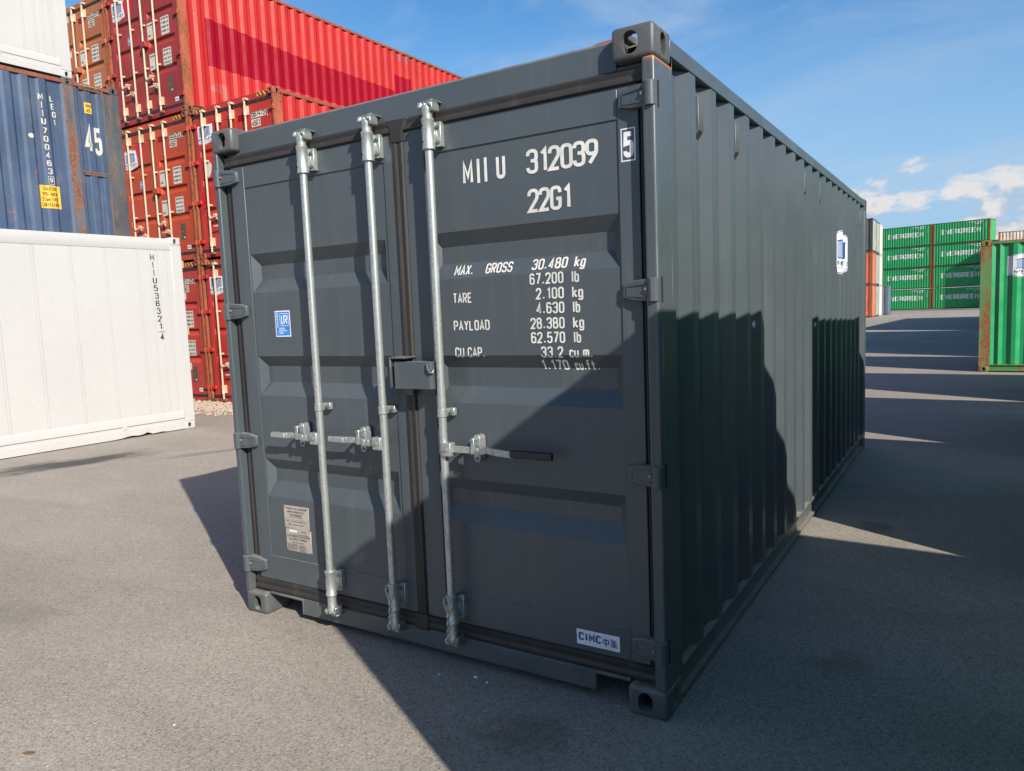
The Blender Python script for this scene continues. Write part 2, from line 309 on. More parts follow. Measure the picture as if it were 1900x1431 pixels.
# ------------------------------------------------------------------ mesh helpers
class MB:
    def __init__(s): s.v = []; s.f = []
    def vert(s, *p): s.v.append(tuple(p)); return len(s.v)-1
    def poly(s, pts):
        i = [s.vert(*p) for p in pts]; s.f.append(i); return s
    def box(s, x0, x1, y0, y1, z0, z1):
        b = len(s.v)
        for z in (z0, z1):
            for x, y in ((x0, y0), (x1, y0), (x1, y1), (x0, y1)): s.v.append((x, y, z))
        for q in ((0, 3, 2, 1), (4, 5, 6, 7), (0, 1, 5, 4), (1, 2, 6, 5), (2, 3, 7, 6), (3, 0, 4, 7)): s.f.append([b+k for k in q])
        return s
    def extr(s, prof, axis, a0, a1, caps=True):
        """closed 2D profile extruded along an axis; prof are the two other coordinates in x,y,z order"""
        def P(u, v, a): return {'x': (a, u, v), 'y': (u, a, v), 'z': (u, v, a)}[axis]
        n = len(prof); b = len(s.v)
        for a in (a0, a1):
            for u, v in prof: s.v.append(P(u, v, a))
        for i in range(n): j = (i+1) % n; s.f.append([b+i, b+j, b+n+j, b+n+i])
        if caps: s.f.append([b+i for i in range(n)][::-1]); s.f.append([b+n+i for i in range(n)])
        return s
    def cyl(s, p0, p1, r, n=16, r1=None, caps=True):
        p0 = Vector(p0); p1 = Vector(p1); d = (p1-p0).normalized(); r1 = r if r1 is None else r1
        a = d.orthogonal().normalized(); c = d.cross(a); b = len(s.v)
        for p, rr in ((p0, r), (p1, r1)):
            for i in range(n):
                t = 2*math.pi*i/n; s.v.append(tuple(p+(a*math.cos(t)+c*math.sin(t))*rr))
        for i in range(n): j = (i+1) % n; s.f.append([b+i, b+j, b+n+j, b+n+i])
        if caps: s.f.append([b+i for i in range(n)][::-1]); s.f.append([b+n+i for i in range(n)])
        return s
    def rev(s, x, y, prof, n=16):
        """lathe about a vertical axis: prof = [(r,z)...]"""
        b = len(s.v)
        for r, z in prof:
            for i in range(n): t = 2*math.pi*i/n; s.v.append((x+r*math.cos(t), y+r*math.sin(t), z))
        for k in range(len(prof)-1):
            for i in range(n): j = (i+1) % n; s.f.append([b+k*n+i, b+k*n+j, b+(k+1)*n+j, b+(k+1)*n+i])
        s.f.append([b+i for i in range(n)][::-1]); s.f.append([b+(len(prof)-1)*n+i for i in range(n)])
        return s
    def tube(s, pts, r, n=8):
        pts = [Vector(p) for p in pts]; b = len(s.v); a = None
        for k, p in enumerate(pts):
            d = (pts[min(k+1, len(pts)-1)]-pts[max(k-1, 0)]).normalized()
            if a is None: a = d.orthogonal().normalized()
            a = (a-d*a.dot(d)).normalized(); c = d.cross(a)
            for i in range(n): t = 2*math.pi*i/n; s.v.append(tuple(p+(a*math.cos(t)+c*math.sin(t))*r))
        for k in range(len(pts)-1):
            for i in range(n): j = (i+1) % n; s.f.append([b+k*n+i, b+k*n+j, b+(k+1)*n+j, b+(k+1)*n+i])
        s.f.append([b+i for i in range(n)][::-1]); s.f.append([b+(len(pts)-1)*n+i for i in range(n)])
        return s
    def mesh(s, name, smooth=True, ang=35, fixn=True):
        me = bpy.data.meshes.new(name); me.from_pydata(s.v, [], s.f); me.update()
        if fixn:
            bm = bmesh.new(); bm.from_mesh(me); bmesh.ops.recalc_face_normals(bm, faces=bm.faces); bm.to_mesh(me); bm.free()
        if smooth:
            me.polygons.foreach_set('use_smooth', [True]*len(me.polygons)); me.set_sharp_from_angle(angle=R(ang))
        return me
def put(name, me, mat, parent=None, bevel=0.0, seg=2, label=None):
    if len(me.materials) == 0: me.materials.append(mat)
    o = bpy.data.objects.new(name, me); col.objects.link(o)
    if parent: o.parent = parent
    if bevel > 0:
        b = o.modifiers.new('bevel', 'BEVEL'); b.width = bevel; b.segments = seg; b.limit_method = 'ANGLE'; b.angle_limit = R(40); b.harden_normals = False
    if label: o['label'] = label
    return o
def part(name, mb, mat, parent=None, bevel=0.0, seg=2, smooth=True, ang=35, label=None, fixn=True):
    return put(name, mb.mesh(name, smooth, ang, fixn), mat, parent, bevel, seg, label)
def empty(name, loc, rz=0.0, label=None, cat=None, group=None):
    o = bpy.data.objects.new(name, None); col.objects.link(o); o.location = loc; o.rotation_euler = (0, 0, rz); o.empty_display_size = 0.3
    if label: o['label'] = label
    if cat: o['category'] = cat
    if group: o['group'] = group
    return o
KIDS = {}
def kids(o): return [c for c in bpy.data.objects if c.parent == o]
def copy_tree(o, parent=None, matmap=None):
    c = o.copy(); col.objects.link(c); c.parent = parent
    if matmap and c.type == 'MESH':
        k = c.data.materials[0].name if len(c.data.materials) else None
        if k in matmap:
            c.material_slots[0].link = 'OBJECT'; c.material_slots[0].material = matmap[k]
    for ch in kids(o): copy_tree(ch, c, matmap)
    return c

# grid sheet with displaced nodes and correct corner diagonals
def grid_sheet(us, vs, depth, place):
    mb = MB(); nu, nv = len(us), len(vs)
    d = [[depth(u, v) for v in vs] for u in us]
    for i in range(nu):
        for j in range(nv): mb.v.append(place(us[i], vs[j], d[i][j]))
    I = lambda i, j: i*nv+j
    for i in range(nu-1):
        for j in range(nv-1):
            a, b, c, e = I(i, j), I(i+1, j), I(i+1, j+1), I(i, j+1)
            D = (d[i][j], d[i+1][j], d[i+1][j+1], d[i][j+1])
            if abs(D[0]+D[2]-D[1]-D[3]) < 1e-6: mb.f.append([a, b, c, e])
            elif abs(D[0]-D[2]) > abs(D[1]-D[3]): mb.f += [[a, b, c], [a, c, e]]
            else: mb.f += [[a, b, e], [b, c, e]]
    return mb

# ------------------------------------------------------------------ stroke lettering
W0 = 0.40
def rr(w, h=1.0, y=0.0, r=0.2): return ([(0, y, r), (w, y, r), (w, y+h, r), (0, y+h, r)], True)
def L_(*p): return (list(p), False)
GL = {
 '0': [rr(W0)], 'O': [rr(W0)], '1': [L_((.10, .80), (.26, .98), (.26, 0))], 'I': [L_((.08, 0), (.08, 1))],
 '2': [L_((0, .74), (0, 1, .2), (W0, 1, .2), (W0, .62, .1), (0, 0), (W0, 0))],
 '3': [L_((0, .78), (0, 1, .19), (W0, 1, .19), (W0, .53, .15), (.14, .53)), L_((.14, .53), (W0, .53, .15), (W0, 0, .19), (0, 0, .19), (0, .22))],
 '4': [L_((.28, 0), (.28, 1), (0, .25), (W0, .25))],
 '5': [L_((W0, 1), (.03, 1), (.01, .55), (W0, .62, .17), (W0, 0, .2), (0, 0, .2), (0, .2))],
 '6': [L_((W0*.95, .8), (W0*.95, 1, .19), (0, 1, .19), (0, .3)), rr(W0, .58, 0, .19)],
 '7': [L_((0, 1), (W0, 1), (.12, 0))], '8': [rr(W0, .52, 0, .18), rr(W0*.9, .48, .52, .17)],
 '9': [rr(W0, .58, .42, .19), L_((W0, .7), (W0, .45, .1), (.10, 0))],
 'A': [L_((0, 0), (.21, 1), (.42, 0)), L_((.07, .3), (.35, .3))], 'B': [L_((0, 0), (0, 1), (W0, 1, .17), (W0, .53, .12), (0, .53)), L_((0, .53), (W0, .53, .15), (W0, 0, .17), (0, 0))],
 'C': [L_((W0, .74), (W0, 1, .2), (0, 1, .2), (0, 0, .2), (W0, 0, .2), (W0, .26))],
 'D': [L_((0, 0), (0, 1), (W0, 1, .22), (W0, 0, .22), (0, 0))], 'E': [L_((W0*.92, 1), (0, 1), (0, 0), (W0*.92, 0)), L_((0, .52), (W0*.8, .52))],
 'F': [L_((W0*.9, 1), (0, 1), (0, 0)), L_((0, .52), (W0*.8, .52))],
 'G': [L_((W0, .74), (W0, 1, .2), (0, 1, .2), (0, 0, .2), (W0, 0, .2), (W0, .46), (.22, .46))],
 'H': [L_((0, 0), (0, 1)), L_((W0, 0), (W0, 1)), L_((0, .52), (W0, .52))], 'K': [L_((0, 0), (0, 1)), L_((W0, 1), (0, .42)), L_((.12, .55), (W0, 0))],
 'L': [L_((0, 1), (0, 0), (W0*.9, 0))], 'M': [L_((0, 0), (0, 1), (.25, .3), (.50, 1), (.50, 0))], 'N': [L_((0, 0), (0, 1), (W0, 0), (W0, 1))],
 'P': [L_((0, 0), (0, 1), (W0, 1, .19), (W0, .46, .19), (0, .46))], 'Q': [rr(W0), L_((.25, .2), (.45, -.05))],
 'R': [L_((0, 0), (0, 1), (W0, 1, .18), (W0, .48, .18), (0, .48)), L_((.18, .48), (W0, 0))],
 'S': [L_((W0, .78), (W0, 1, .19), (0, 1, .19), (0, .56, .16), (W0, .47, .16), (W0, 0, .19), (0, 0, .19), (0, .22))],
 'T': [L_((0, 1), (W0, 1)), L_((W0/2, 1), (W0/2, 0))], 'U': [L_((0, 1), (0, 0, .2), (W0, 0, .2), (W0, 1))], 'V': [L_((0, 1), (.2, 0), (W0, 1))],
 'W': [L_((0, 1), (.13, 0), (.27, .8), (.41, 0), (.54, 1))], 'X': [L_((0, 0), (W0, 1)), L_((0, 1), (W0, 0))], 'Y': [L_((0, 1), (.2, .5), (W0, 1)), L_((.2, .5), (.2, 0))],
 'k': [L_((0, 0), (0, 1)), L_((.32, .66), (0, .3)), L_((.1, .4), (.34, 0))], 'g': [rr(.30, .68, 0, .14), L_((.30, .68), (.30, -.26, .14), (0, -.26, .1), (0, -.14))],
 'l': [L_((.04, 0), (.04, 1))], 'b': [L_((0, 0), (0, 1)), rr(.30, .68, 0, .14)], 'c': [L_((.28, .48), (.28, .66, .13), (0, .66, .13), (0, 0, .13), (.28, 0, .13), (.28, .18))],
 'u': [L_((0, .66), (0, 0, .13), (.30, 0, .13), (.30, .66))], 'm': [L_((0, 0), (0, .66, .1), (.24, .66, .1), (.24, 0)), L_((.24, .5), (.24, .66, .1), (.48, .66, .1), (.48, 0))],
 'f': [L_((.12, 0), (.12, 1, .12), (.34, 1)), L_((0, .62), (.32, .62))], 't': [L_((.14, .95), (.14, 0, .1), (.36, 0)), L_((0, .62), (.34, .62))],
 'w': [L_((0, .66), (.12, 0), (.24, .6), (.36, 0), (.48, .66))], 'e': [L_((0, .34), (.30, .34), (.30, .66, .13), (0, .66, .13), (0, 0, .13), (.28, 0, .1))], 'i': [L_((.04, 0), (.04, .66)), L_((.04, .84), (.04, .96))],
 '.': [L_((.06, 0), (.06, .15))], "'": [L_((.03, .75), (.03, 1))], '-': [L_((0, .5), (.28, .5))], '/': [L_((0, 0), (.3, 1))], ':': [L_((.03, .1), (.03, .2)), L_((.03, .6), (.03, .7))],
}
GW = {'1': .32, 'I': .16, 'M': .50, 'W': .54, 'k': .34, 'g': .30, 'l': .08, 'b': .30, 'c': .28, 'u': .30, 'm': .48, 'f': .36, 't': .38, 'w': .48, 'e': .30, 'i': .08, '.': .14, "'": .06, '-': .28, ' ': .34, 'A': .42, '/': .3, ':': .06}
def round_path(pts, closed):
    out = []; n = len(pts)
    for i, p in enumerate(pts):
        r = p[2] if len(p) > 2 else 0; P = Vector(p[:2])
        if r == 0 or (not closed and i in (0, n-1)): out.append(P); continue
        A = Vector(pts[i-1][:2]); B = Vector(pts[(i+1) % n][:2]); da = (A-P); db = (B-P)
        ra = min(r, da.length*.5 if len(pts[i-1]) > 2 else da.length*.95); rb = min(r, db.length*.5 if len(pts[(i+1) % n]) > 2 else db.length*.95)
        s0 = P+da.normalized()*ra; s1 = P+db.normalized()*rb
        for k in range(6): t = k/5; out.append(s0*(1-t)**2+P*2*t*(1-t)+s1*t*t)
    q = [out[0]]
    for p in out[1:]:
        if (p-q[-1]).length > 1e-4: q.append(p)
    if closed and (q[0]-q[-1]).length < 1e-4: q.pop()
    return q
def stroke(mb, pts, closed, w, X):
    """flat ribbon along a path; X maps (u,v)->(x,y) in text units"""
    n = len(pts); Lf = []; Rt = []
    for i in range(n):
        p = pts[i]; a = pts[i-1] if (i > 0 or closed) else None; b = pts[(i+1) % n] if (i < n-1 or closed) else None
        d1 = (p-a).normalized() if a is not None else (b-p).normalized(); d2 = (b-p).normalized() if b is not None else d1
        n1 = Vector((-d1.y, d1.x)); n2 = Vector((-d2.y, d2.x)); nn = n1+n2
        nn = nn.normalized() if nn.length > 1e-6 else n1
        k = 1/max(0.45, nn.dot(n1)); Lf.append(p+nn*w/2*k); Rt.append(p-nn*w/2*k)
    iL = []; iR = []
    for a, b in zip(Lf, Rt): iL.append(mb.vert(*X(a))); iR.append(mb.vert(*X(b)))
    for i in range(n if closed else n-1): j = (i+1) % n; mb.f.append([iR[i], iR[j], iL[j], iL[i]])
def text_mb(s, h, sw=.12, width=1.0, track=.16, slant=0.0, mb=None, ox=0.0, oy=0.0, vertical=False, fit=None, align='l', vstep=1.28):
    """2D lettering in the x,y plane (z=0)"""
    mb = mb or MB(); adv = []
    for ch in s: adv.append(GW.get(ch, W0)*width)
    total = sum(adv)+track*width*(len(s)-1)+sw
    k = h/(1.0); kx = k
    if fit and not vertical: kx = fit/total
    x = -total*kx if align == 'r' else (-total*kx/2 if align == 'c' else 0.0)
    y = 0.0
    for ch, a in zip(s, adv):
        for st, closed in GL.get(ch, []):
            pts = round_path(st, closed)
            # inset so the outer stroke edge is the cap height
            def X(p, x=x, y=y):
                u = sw/2+p.x*width; v = sw/2+p.y*(1-sw)
                if vertical: return (ox+(u-(a+sw)/2)*kx, oy+y+v*k, 0.0)
                return (ox+x+(u+slant*v)*kx, oy+v*k, 0.0)
            ws = [Vector((q.x, q.y)) for q in pts]
            lay = GL[ch].index((st, closed)); X2 = (lambda p, X=X, lay=lay: (*X(p)[:2], lay*0.0004))
            stroke(mb, ws, closed, sw, X2)
        if vertical: y -= vstep*h
        else: x += (a+track*width)*kx
    return mb
def poly2d(mb, pts): mb.f.append([mb.vert(x, y, 0.0) for x, y in pts]); return mb
def rect2d(mb, x0, y0, x1, y1): return poly2d(mb, [(x0, y0), (x1, y0), (x1, y1), (x0, y1)])
def decal(name, mb, mat, parent, place, ucuts=(), vcuts=(), label=None):
    """cut flat lettering at the folds of the sheet it is printed on and lay it on that sheet; place(u,v)->(x,y,z)"""
    me = bpy.data.meshes.new(name); me.from_pydata(mb.v, [], mb.f); me.update()
    bm = bmesh.new(); bm.from_mesh(me)
    us = [v.co.x for v in bm.verts]; vs = [v.co.y for v in bm.verts]
    if us:
        for cuts, ax, lo, hi in ((ucuts, 0, min(us), max(us)), (vcuts, 1, min(vs), max(vs))):
            for c in cuts:
                if lo < c < hi:
                    co = Vector((c, 0, 0)) if ax == 0 else Vector((0, c, 0)); no = Vector((1, 0, 0)) if ax == 0 else Vector((0, 1, 0))
                    bmesh.ops.bisect_plane(bm, geom=bm.verts[:]+bm.edges[:]+bm.faces[:], dist=1e-6, plane_co=co, plane_no=no)
    for v in bm.verts:
        u, w, k = v.co; P0 = Vector(place(u, w))
        if k > 0:
            du = Vector(place(u+1e-4, w))-P0; dv = Vector(place(u, w+1e-4))-P0; nn_ = du.cross(dv)
            if nn_.length > 0: P0 = P0+nn_.normalized()*k
        v.co = P0
    bm.to_mesh(me); bm.free()
    me.materials.append(mat); o = bpy.data.objects.new(name, me); col.objects.link(o); o.parent = parent
    if label: o['label'] = label
    return o
# ------------------------------------------------------------------ container pieces
PW = {1: .050, -1: .036}
W = 2.438; PITCH_ = 0.2835; DEP = 0.036
def bool_casting():
    """ISO corner casting, outer corner at the origin, body towards +x +y +z, with its three oblong holes and hollow"""
    bm = bmesh.new(); bmesh.ops.create_cube(bm, size=1.0)
    for v in bm.verts: v.co = Vector(((v.co.x+.5)*.162, (v.co.y+.5)*.178, (v.co.z+.5)*.118))
    me = bpy.data.meshes.new('casting_raw'); bm.to_mesh(me); bm.free()
    o = bpy.data.objects.new('casting_raw', me); col.objects.link(o)
    b = o.modifiers.new('b', 'BEVEL'); b.width = .016; b.segments = 3
    cut = MB()
    def oblong(cx, cy, hw, hh, n=8):
        r = min(hw, hh); pts = []
        for k, (sx, sy) in enumerate(((1, 1), (-1, 1), (-1, -1), (1, -1))):
            for i in range(n+1):
                t = math.pi/2*(k+i/n); pts.append((cx+sx*(hw-r)+r*math.cos(t), cy+sy*(hh-r)+r*math.sin(t)))
        return pts
    objs = [o]
    def cutter(mb):
        me = mb.mesh('cut', smooth=False); c = bpy.data.objects.new('cut', me); col.objects.link(c); objs.append(c)
        d = o.modifiers.new('d', 'BOOLEAN'); d.operation = 'DIFFERENCE'; d.object = c; d.solver = 'EXACT'
    cutter(MB().box(.026, .140, .028, .155, .022, .097))
    cutter(MB().extr(oblong(.089, .059, .030, .040), 'y', -.02, .06))       # front (x,z)
    cutter(MB().extr(oblong(.095, .059, .026, .040), 'x', -.02, .06))        # side (y,z)
    cutter(MB().extr(oblong(.092, .100, .032, .055), 'z', -.02, .05))        # outer horizontal face
    dg = bpy.context.evaluated_depsgraph_get(); ev = o.evaluated_get(dg)
    out = bpy.data.meshes.new_from_object(ev); out.name = 'corner_casting'
    for x in objs:
        d = x.data; bpy.data.objects.remove(x); bpy.data.meshes.remove(d)
    out.polygons.foreach_set('use_smooth', [True]*len(out.polygons)); out.set_sharp_from_angle(angle=R(32))
    return out
CAST = bool_casting()
CASTM = {}
def cast_mesh(mat):
    if mat.name not in CASTM:
        me = CAST.copy(); me.materials.clear(); me.materials.append(mat); CASTM[mat.name] = me
    return CASTM[mat.name]
def castings(t, L, H, mat, ys=None, x0=0.0, x1=W):
    for y, sy in (ys or ((0, 1), (L, -1))):
        for x, sx in ((x0, 1), (x1, -1)):
            for z, sz in ((0, 1), (H, -1)):
                o = bpy.data.objects.new('corner_casting', cast_mesh(mat)); col.objects.link(o); o.parent = t
                o.location = (x, y, z); o.scale = (sx, sy, sz)
def corr_profile(L, y0, y1, first=None, dep=DEP, pitch=PITCH_, flat=.072, slope=.068):
    """fold list [(y, inset)] between the posts: outer flats end at first+k*pitch"""
    first = first if first is not None else y0+.28
    P = [(y0, 0.0)]
    s = first-flat-slope-(pitch-2*slope-flat)-slope
    if s < y0+.004: s = y0+.004
    y = s
    P += [(y, 0.0), (y+slope, dep), (first-flat-slope, dep), (first-flat, 0.0), (first, 0.0)]
    y = first
    inner = pitch-2*slope-flat
    while y+pitch < y1-.06:
        P += [(y+slope, dep), (y+slope+inner, dep), (y+pitch-flat, 0.0), (y+pitch, 0.0)]; y += pitch
    P += [(y1, 0.0)] if y1-y < .2 else [(y+slope, dep), (y1-slope, dep), (y1, 0.0)]
    Q = [P[0]]
    for p in P[1:]:
        if p[0] > Q[-1][0]+1e-4: Q.append(p)
    return Q
def inset_at(P, y):
    if y <= P[0][0]: return 0.0
    for (a, da), (b, db) in zip(P, P[1:]):
        if y <= b: return da+(db-da)*(y-a)/(b-a)
    return 0.0
def side_sheet(P, xs, z0, z1, sgn=1):
    """folded side wall; outer plane at x=xs, inset towards the inside (sgn=+1: right wall)"""
    mb = MB()
    for y, d in P:
        mb.v.append((xs-sgn*d, y, z0)); mb.v.append((xs-sgn*d, y, z1))
    for i in range(len(P)-1): a = 2*i; q = [a, a+2, a+3, a+1]; mb.f.append(q if sgn > 0 else q[::-1])
    return mb
def end_sheet(P, yy, z0, z1, sgn=1):
    mb = MB()
    for x, d in P: mb.v.append((x, yy-sgn*d, z0)); mb.v.append((x, yy-sgn*d, z1))
    for i in range(len(P)-1): a = 2*i; q = [a, a+1, a+3, a+2]; mb.f.append(q if sgn > 0 else q[::-1])
    return mb
def roof_sheet(L, H):
    P = []
    y = .10
    while y < L-.2: P += [(y, 0), (y+.03, .02), (y+.1, .02), (y+.13, 0)]; y += .209
    P += [(L-.06, 0)]
    mb = MB()
    for yy, d in P: mb.v.append((.05, yy, H-.045+d*0.9)); mb.v.append((W-.05, yy, H-.045+d*.9))
    for i in range(len(P)-1): a = 2*i; mb.f.append([a, a+1, a+3, a+2])
    return mb

def shell(t, L, H, mt, first=None, posts_front=True, door_end=True, bevel=.006, side_parts=(1, -1), detail=True, ys=None, far_end=True, cast=True):
    """everything but the doors: side walls, rails, posts, roof, floor. mt: body, rail, post, cast"""
    P = corr_profile(L, .19, L-.165, first)
    for sg in side_parts:
        xs = W-.004 if sg > 0 else .004
        part('side_panel', side_sheet(P, xs, .135, H-.082, sg), mt['body'], t, smooth=False, fixn=False)
        s = 1 if sg > 0 else -1; X = (lambda a: a) if sg > 0 else (lambda a: W-a)
        xa, xb = sorted((X(W-.062), X(W)))
        part('top_side_rail', MB().box(xa, xb, .168, L-.168, H-.084, H-.022), mt['rail'], t, bevel)
        # bottom side rail: upper ledge, recessed web, lower lip
        prof = [(W-.06, .165), (W-.001, .150), (W-.001, .136), (W-.024, .134), (W-.024, .040), (W+.0, .038), (W+.0, .024), (W-.06, .024)]
        if sg < 0: prof = [(W-a, b) for a, b in prof]
        part('bottom_side_rail', MB().extr(prof, 'y', .168, L-.168), mt['rail'], t, .002, 1, smooth=False)
        # posts
        part('corner_post', MB().extr([(X(a), b) for a, b in ((W-.001, .002), (W-PW[sg], .002), (W-PW[sg], .052), (W-.02, .058), (W-.02, .19), (W-.0005, .19))], 'z', .117, H-.117), mt['post'], t, .012 if detail else 0, 4)
        part('corner_post', MB().box(*sorted((X(W-.16), X(W-.001))), L-.166, L-.001, .117, H-.117), mt['post'], t, bevel, 2)
    part('roof_panel', roof_sheet(L, H), mt['body'], t, smooth=False)
    part('underframe', MB().box(.03, W-.03, .07, L-.02, .125, .16), M['floor'], t, smooth=False)
    if far_end:
        PE = corr_profile(W, .158, W-.158, .158+.30, dep=.045, pitch=.29)
        part('end_panel', end_sheet(PE, L-.012, .12, H-.1, 1), mt['body'], t, smooth=False, fixn=False)
        part('end_rail', MB().box(.16, W-.16, L-.08, L-.004, H-.11, H-.02), mt['rail'], t, bevel)
        part('end_rail', MB().box(.16, W-.16, L-.10, L-.004, .02, .135), mt['rail'], t, bevel)
    if cast: castings(t, L, H, mt['cast'], ys)
    return P

def door_fn(H, CH, yf, dep, x0c, x1c, sl=.036):
    """depth of a ribbed door skin: CH=[(ztop,zin_top,zin_bot,zbot)]"""
    def f(x, z):
        d = 0.0
        for a, b, c, e in CH:
            if e < z < a:
                k = 1.0 if c <= z <= b else ((a-z)/(a-b) if z > b else (z-e)/(c-e))
                kx = min(1.0, max(0.0, min((x-x0c)/sl, (x1c-x)/sl)))
                d = max(d, dep*min(k, kx))
        return d
    return f
def door_leaf(t, x0, x1, z0, z1, H, CH, mats, xc0, xc1, zt, zb, xl, xr, detail, yf=.047, dep=.036):
    """leaf = ribbed skin framed by stiles and rails; gasket added by the caller"""
    d = empty('door', (0, 0, 0)); d.parent = t
    f = door_fn(H, CH, yf, dep, xc0, xc1)
    us = [x0+.02, xc0, xc0+.036, xc1-.036, xc1, x1-.02]; vs = [z0+.02]
    for a, b, c, e in sorted(CH, key=lambda q: q[3]): vs += [e, c, b, a]
    vs += [z1-.02]
    part('door_panel', grid_sheet(us, vs, f, lambda u, v, dd: (u, yf+dd, v)), mats['body'], d, smooth=False)
    fy = yf-.006
    part('door_frame', MB().box(x0, xl, fy, yf+.03, z0, z1).box(xr, x1, fy, yf+.03, z0, z1).box(xl, xr, fy+.0006, yf+.03, zt, z1).box(xl, xr, fy+.0006, yf+.03, z0, zb), mats['body'], d, .0028 if detail else 0, 2)
    if not detail: pass
    return d, f
def hinge(d, xs, sg, zc, mats, y=0.0):
    """barrel on the post and a cast leaf bolted to the door; sg=+1 leaf runs to +x"""
    mb = MB()
    X = lambda a: xs+sg*a
    prof = [(X(.012), zc+.043), (X(.10), zc+.038), (X(.150), zc+.026), (X(.153), zc-.026), (X(.10), zc-.038), (X(.012), zc-.043)]
    # leaf slopes back from the barrel to the door
    n = len(prof); b = len(mb.v)
    def yy(px): return .000+.026*min(1, max(0, abs(px-xs)-.03)/.12)
    for px, pz in prof: mb.v.append((px, yy(px), pz))
    for px, pz in prof: mb.v.append((px, .052, pz))
    for i in range(n): j = (i+1) % n; mb.f.append([b+i, b+j, b+n+j, b+n+i])
    mb.f.append([b+i for i in range(n)][::-1]); mb.f.append([b+n+i for i in range(n)])
    o = part('hinge', mb, mats['body'], d, .004, 2)
    rim = MB()
    for (a0, b0), (a1, b1) in (((.052, .024), (.132, .018)), ((.052, -.024), (.132, -.018)), ((.132, -.018), (.132, .018))):
        w_ = .0022; q = [(X(a0), b0-w_), (X(a1), b1-w_), (X(a1), b1+w_), (X(a0), b0+w_)] if abs(a1-a0) > 1e-4 else [(X(a0-w_), b0), (X(a0+w_), b0), (X(a0+w_), b1), (X(a0-w_), b1)]
        k_ = len(rim.v)
        for px, pz in q: rim.v.append((px, yy(px)-.0025, zc+pz))
        for px, pz in q: rim.v.append((px, yy(px)+.004, zc+pz))
        for i in range(4): j = (i+1) % 4; rim.f.append([k_+i, k_+j, k_+4+j, k_+4+i])
        rim.f.append([k_, k_+1, k_+2, k_+3])
    part('hinge_rim', rim, mats['body'], o)
    part('hinge_barrel', MB().cyl((X(.022), .010, zc-.043), (X(.022), .010, zc+.043), .0225, 18), mats['post'], o, .002, 1)
    part('hinge_pin_head', MB().cyl((X(.050), -.001, zc+.004), (X(.050), .010, zc+.004), .006, 10), M['pin'], o)
    return o
def cam_head(o, x, y, z, sg, mat):
    """forged cam with its keeper: sg=+1 at the top of the rod"""
    S = lambda a: z+sg*a
    bz = lambda a, b: sorted((S(a), S(b)))
    mb = MB().cyl((x-.022, y-.004, S(.028)), (x+.016, y-.004, S(.028)), .008, 12)
    mb.box(x-.038, x-.020, y-.016, y+.018, *bz(.014, .040)); mb.box(x-.010, x+.010, y-.018, y+.030, *bz(-.004, .034))
    mb.cyl((x-.030, y-.020, S(.024)), (x-.030, y+.024, S(.024)), .008, 10)
    mb.cyl((x, y-.023, S(.026)), (x, y+.02, S(.026)), .007, 10)
    part('cam', mb, mat, o, .002, 1)
    k = MB()
    pr = [(x+.006, S(.044)), (x+.026, S(.046)), (x+.036, S(.028)), (x+.036, S(.002)), (x+.028, S(-.004)), (x+.020, S(.012)), (x+.008, S(.016))]
    k.extr(pr, 'y', y-.014, y+.036); k.extr([(x-.036, S(.040)), (x+.030, S(.043)), (x+.030, S(.050)), (x-.036, S(.047))], 'y', y-.002, y+.07)
    k.extr([(x+.014, S(.034)), (x+.030, S(.034)), (x+.028, S(.018)), (x+.017, S(.020))], 'y', y-.020, y-.010)
    part('cam_keeper', k, M['keeper'], o, .0018, 1)
def bolt(mb, x, y, z, r=.011, h=.007): mb.cyl((x, y, z), (x, y-h, z), r, 6); mb.cyl((x, y-h, z), (x, y-h-.006, z), r*.55, 10)
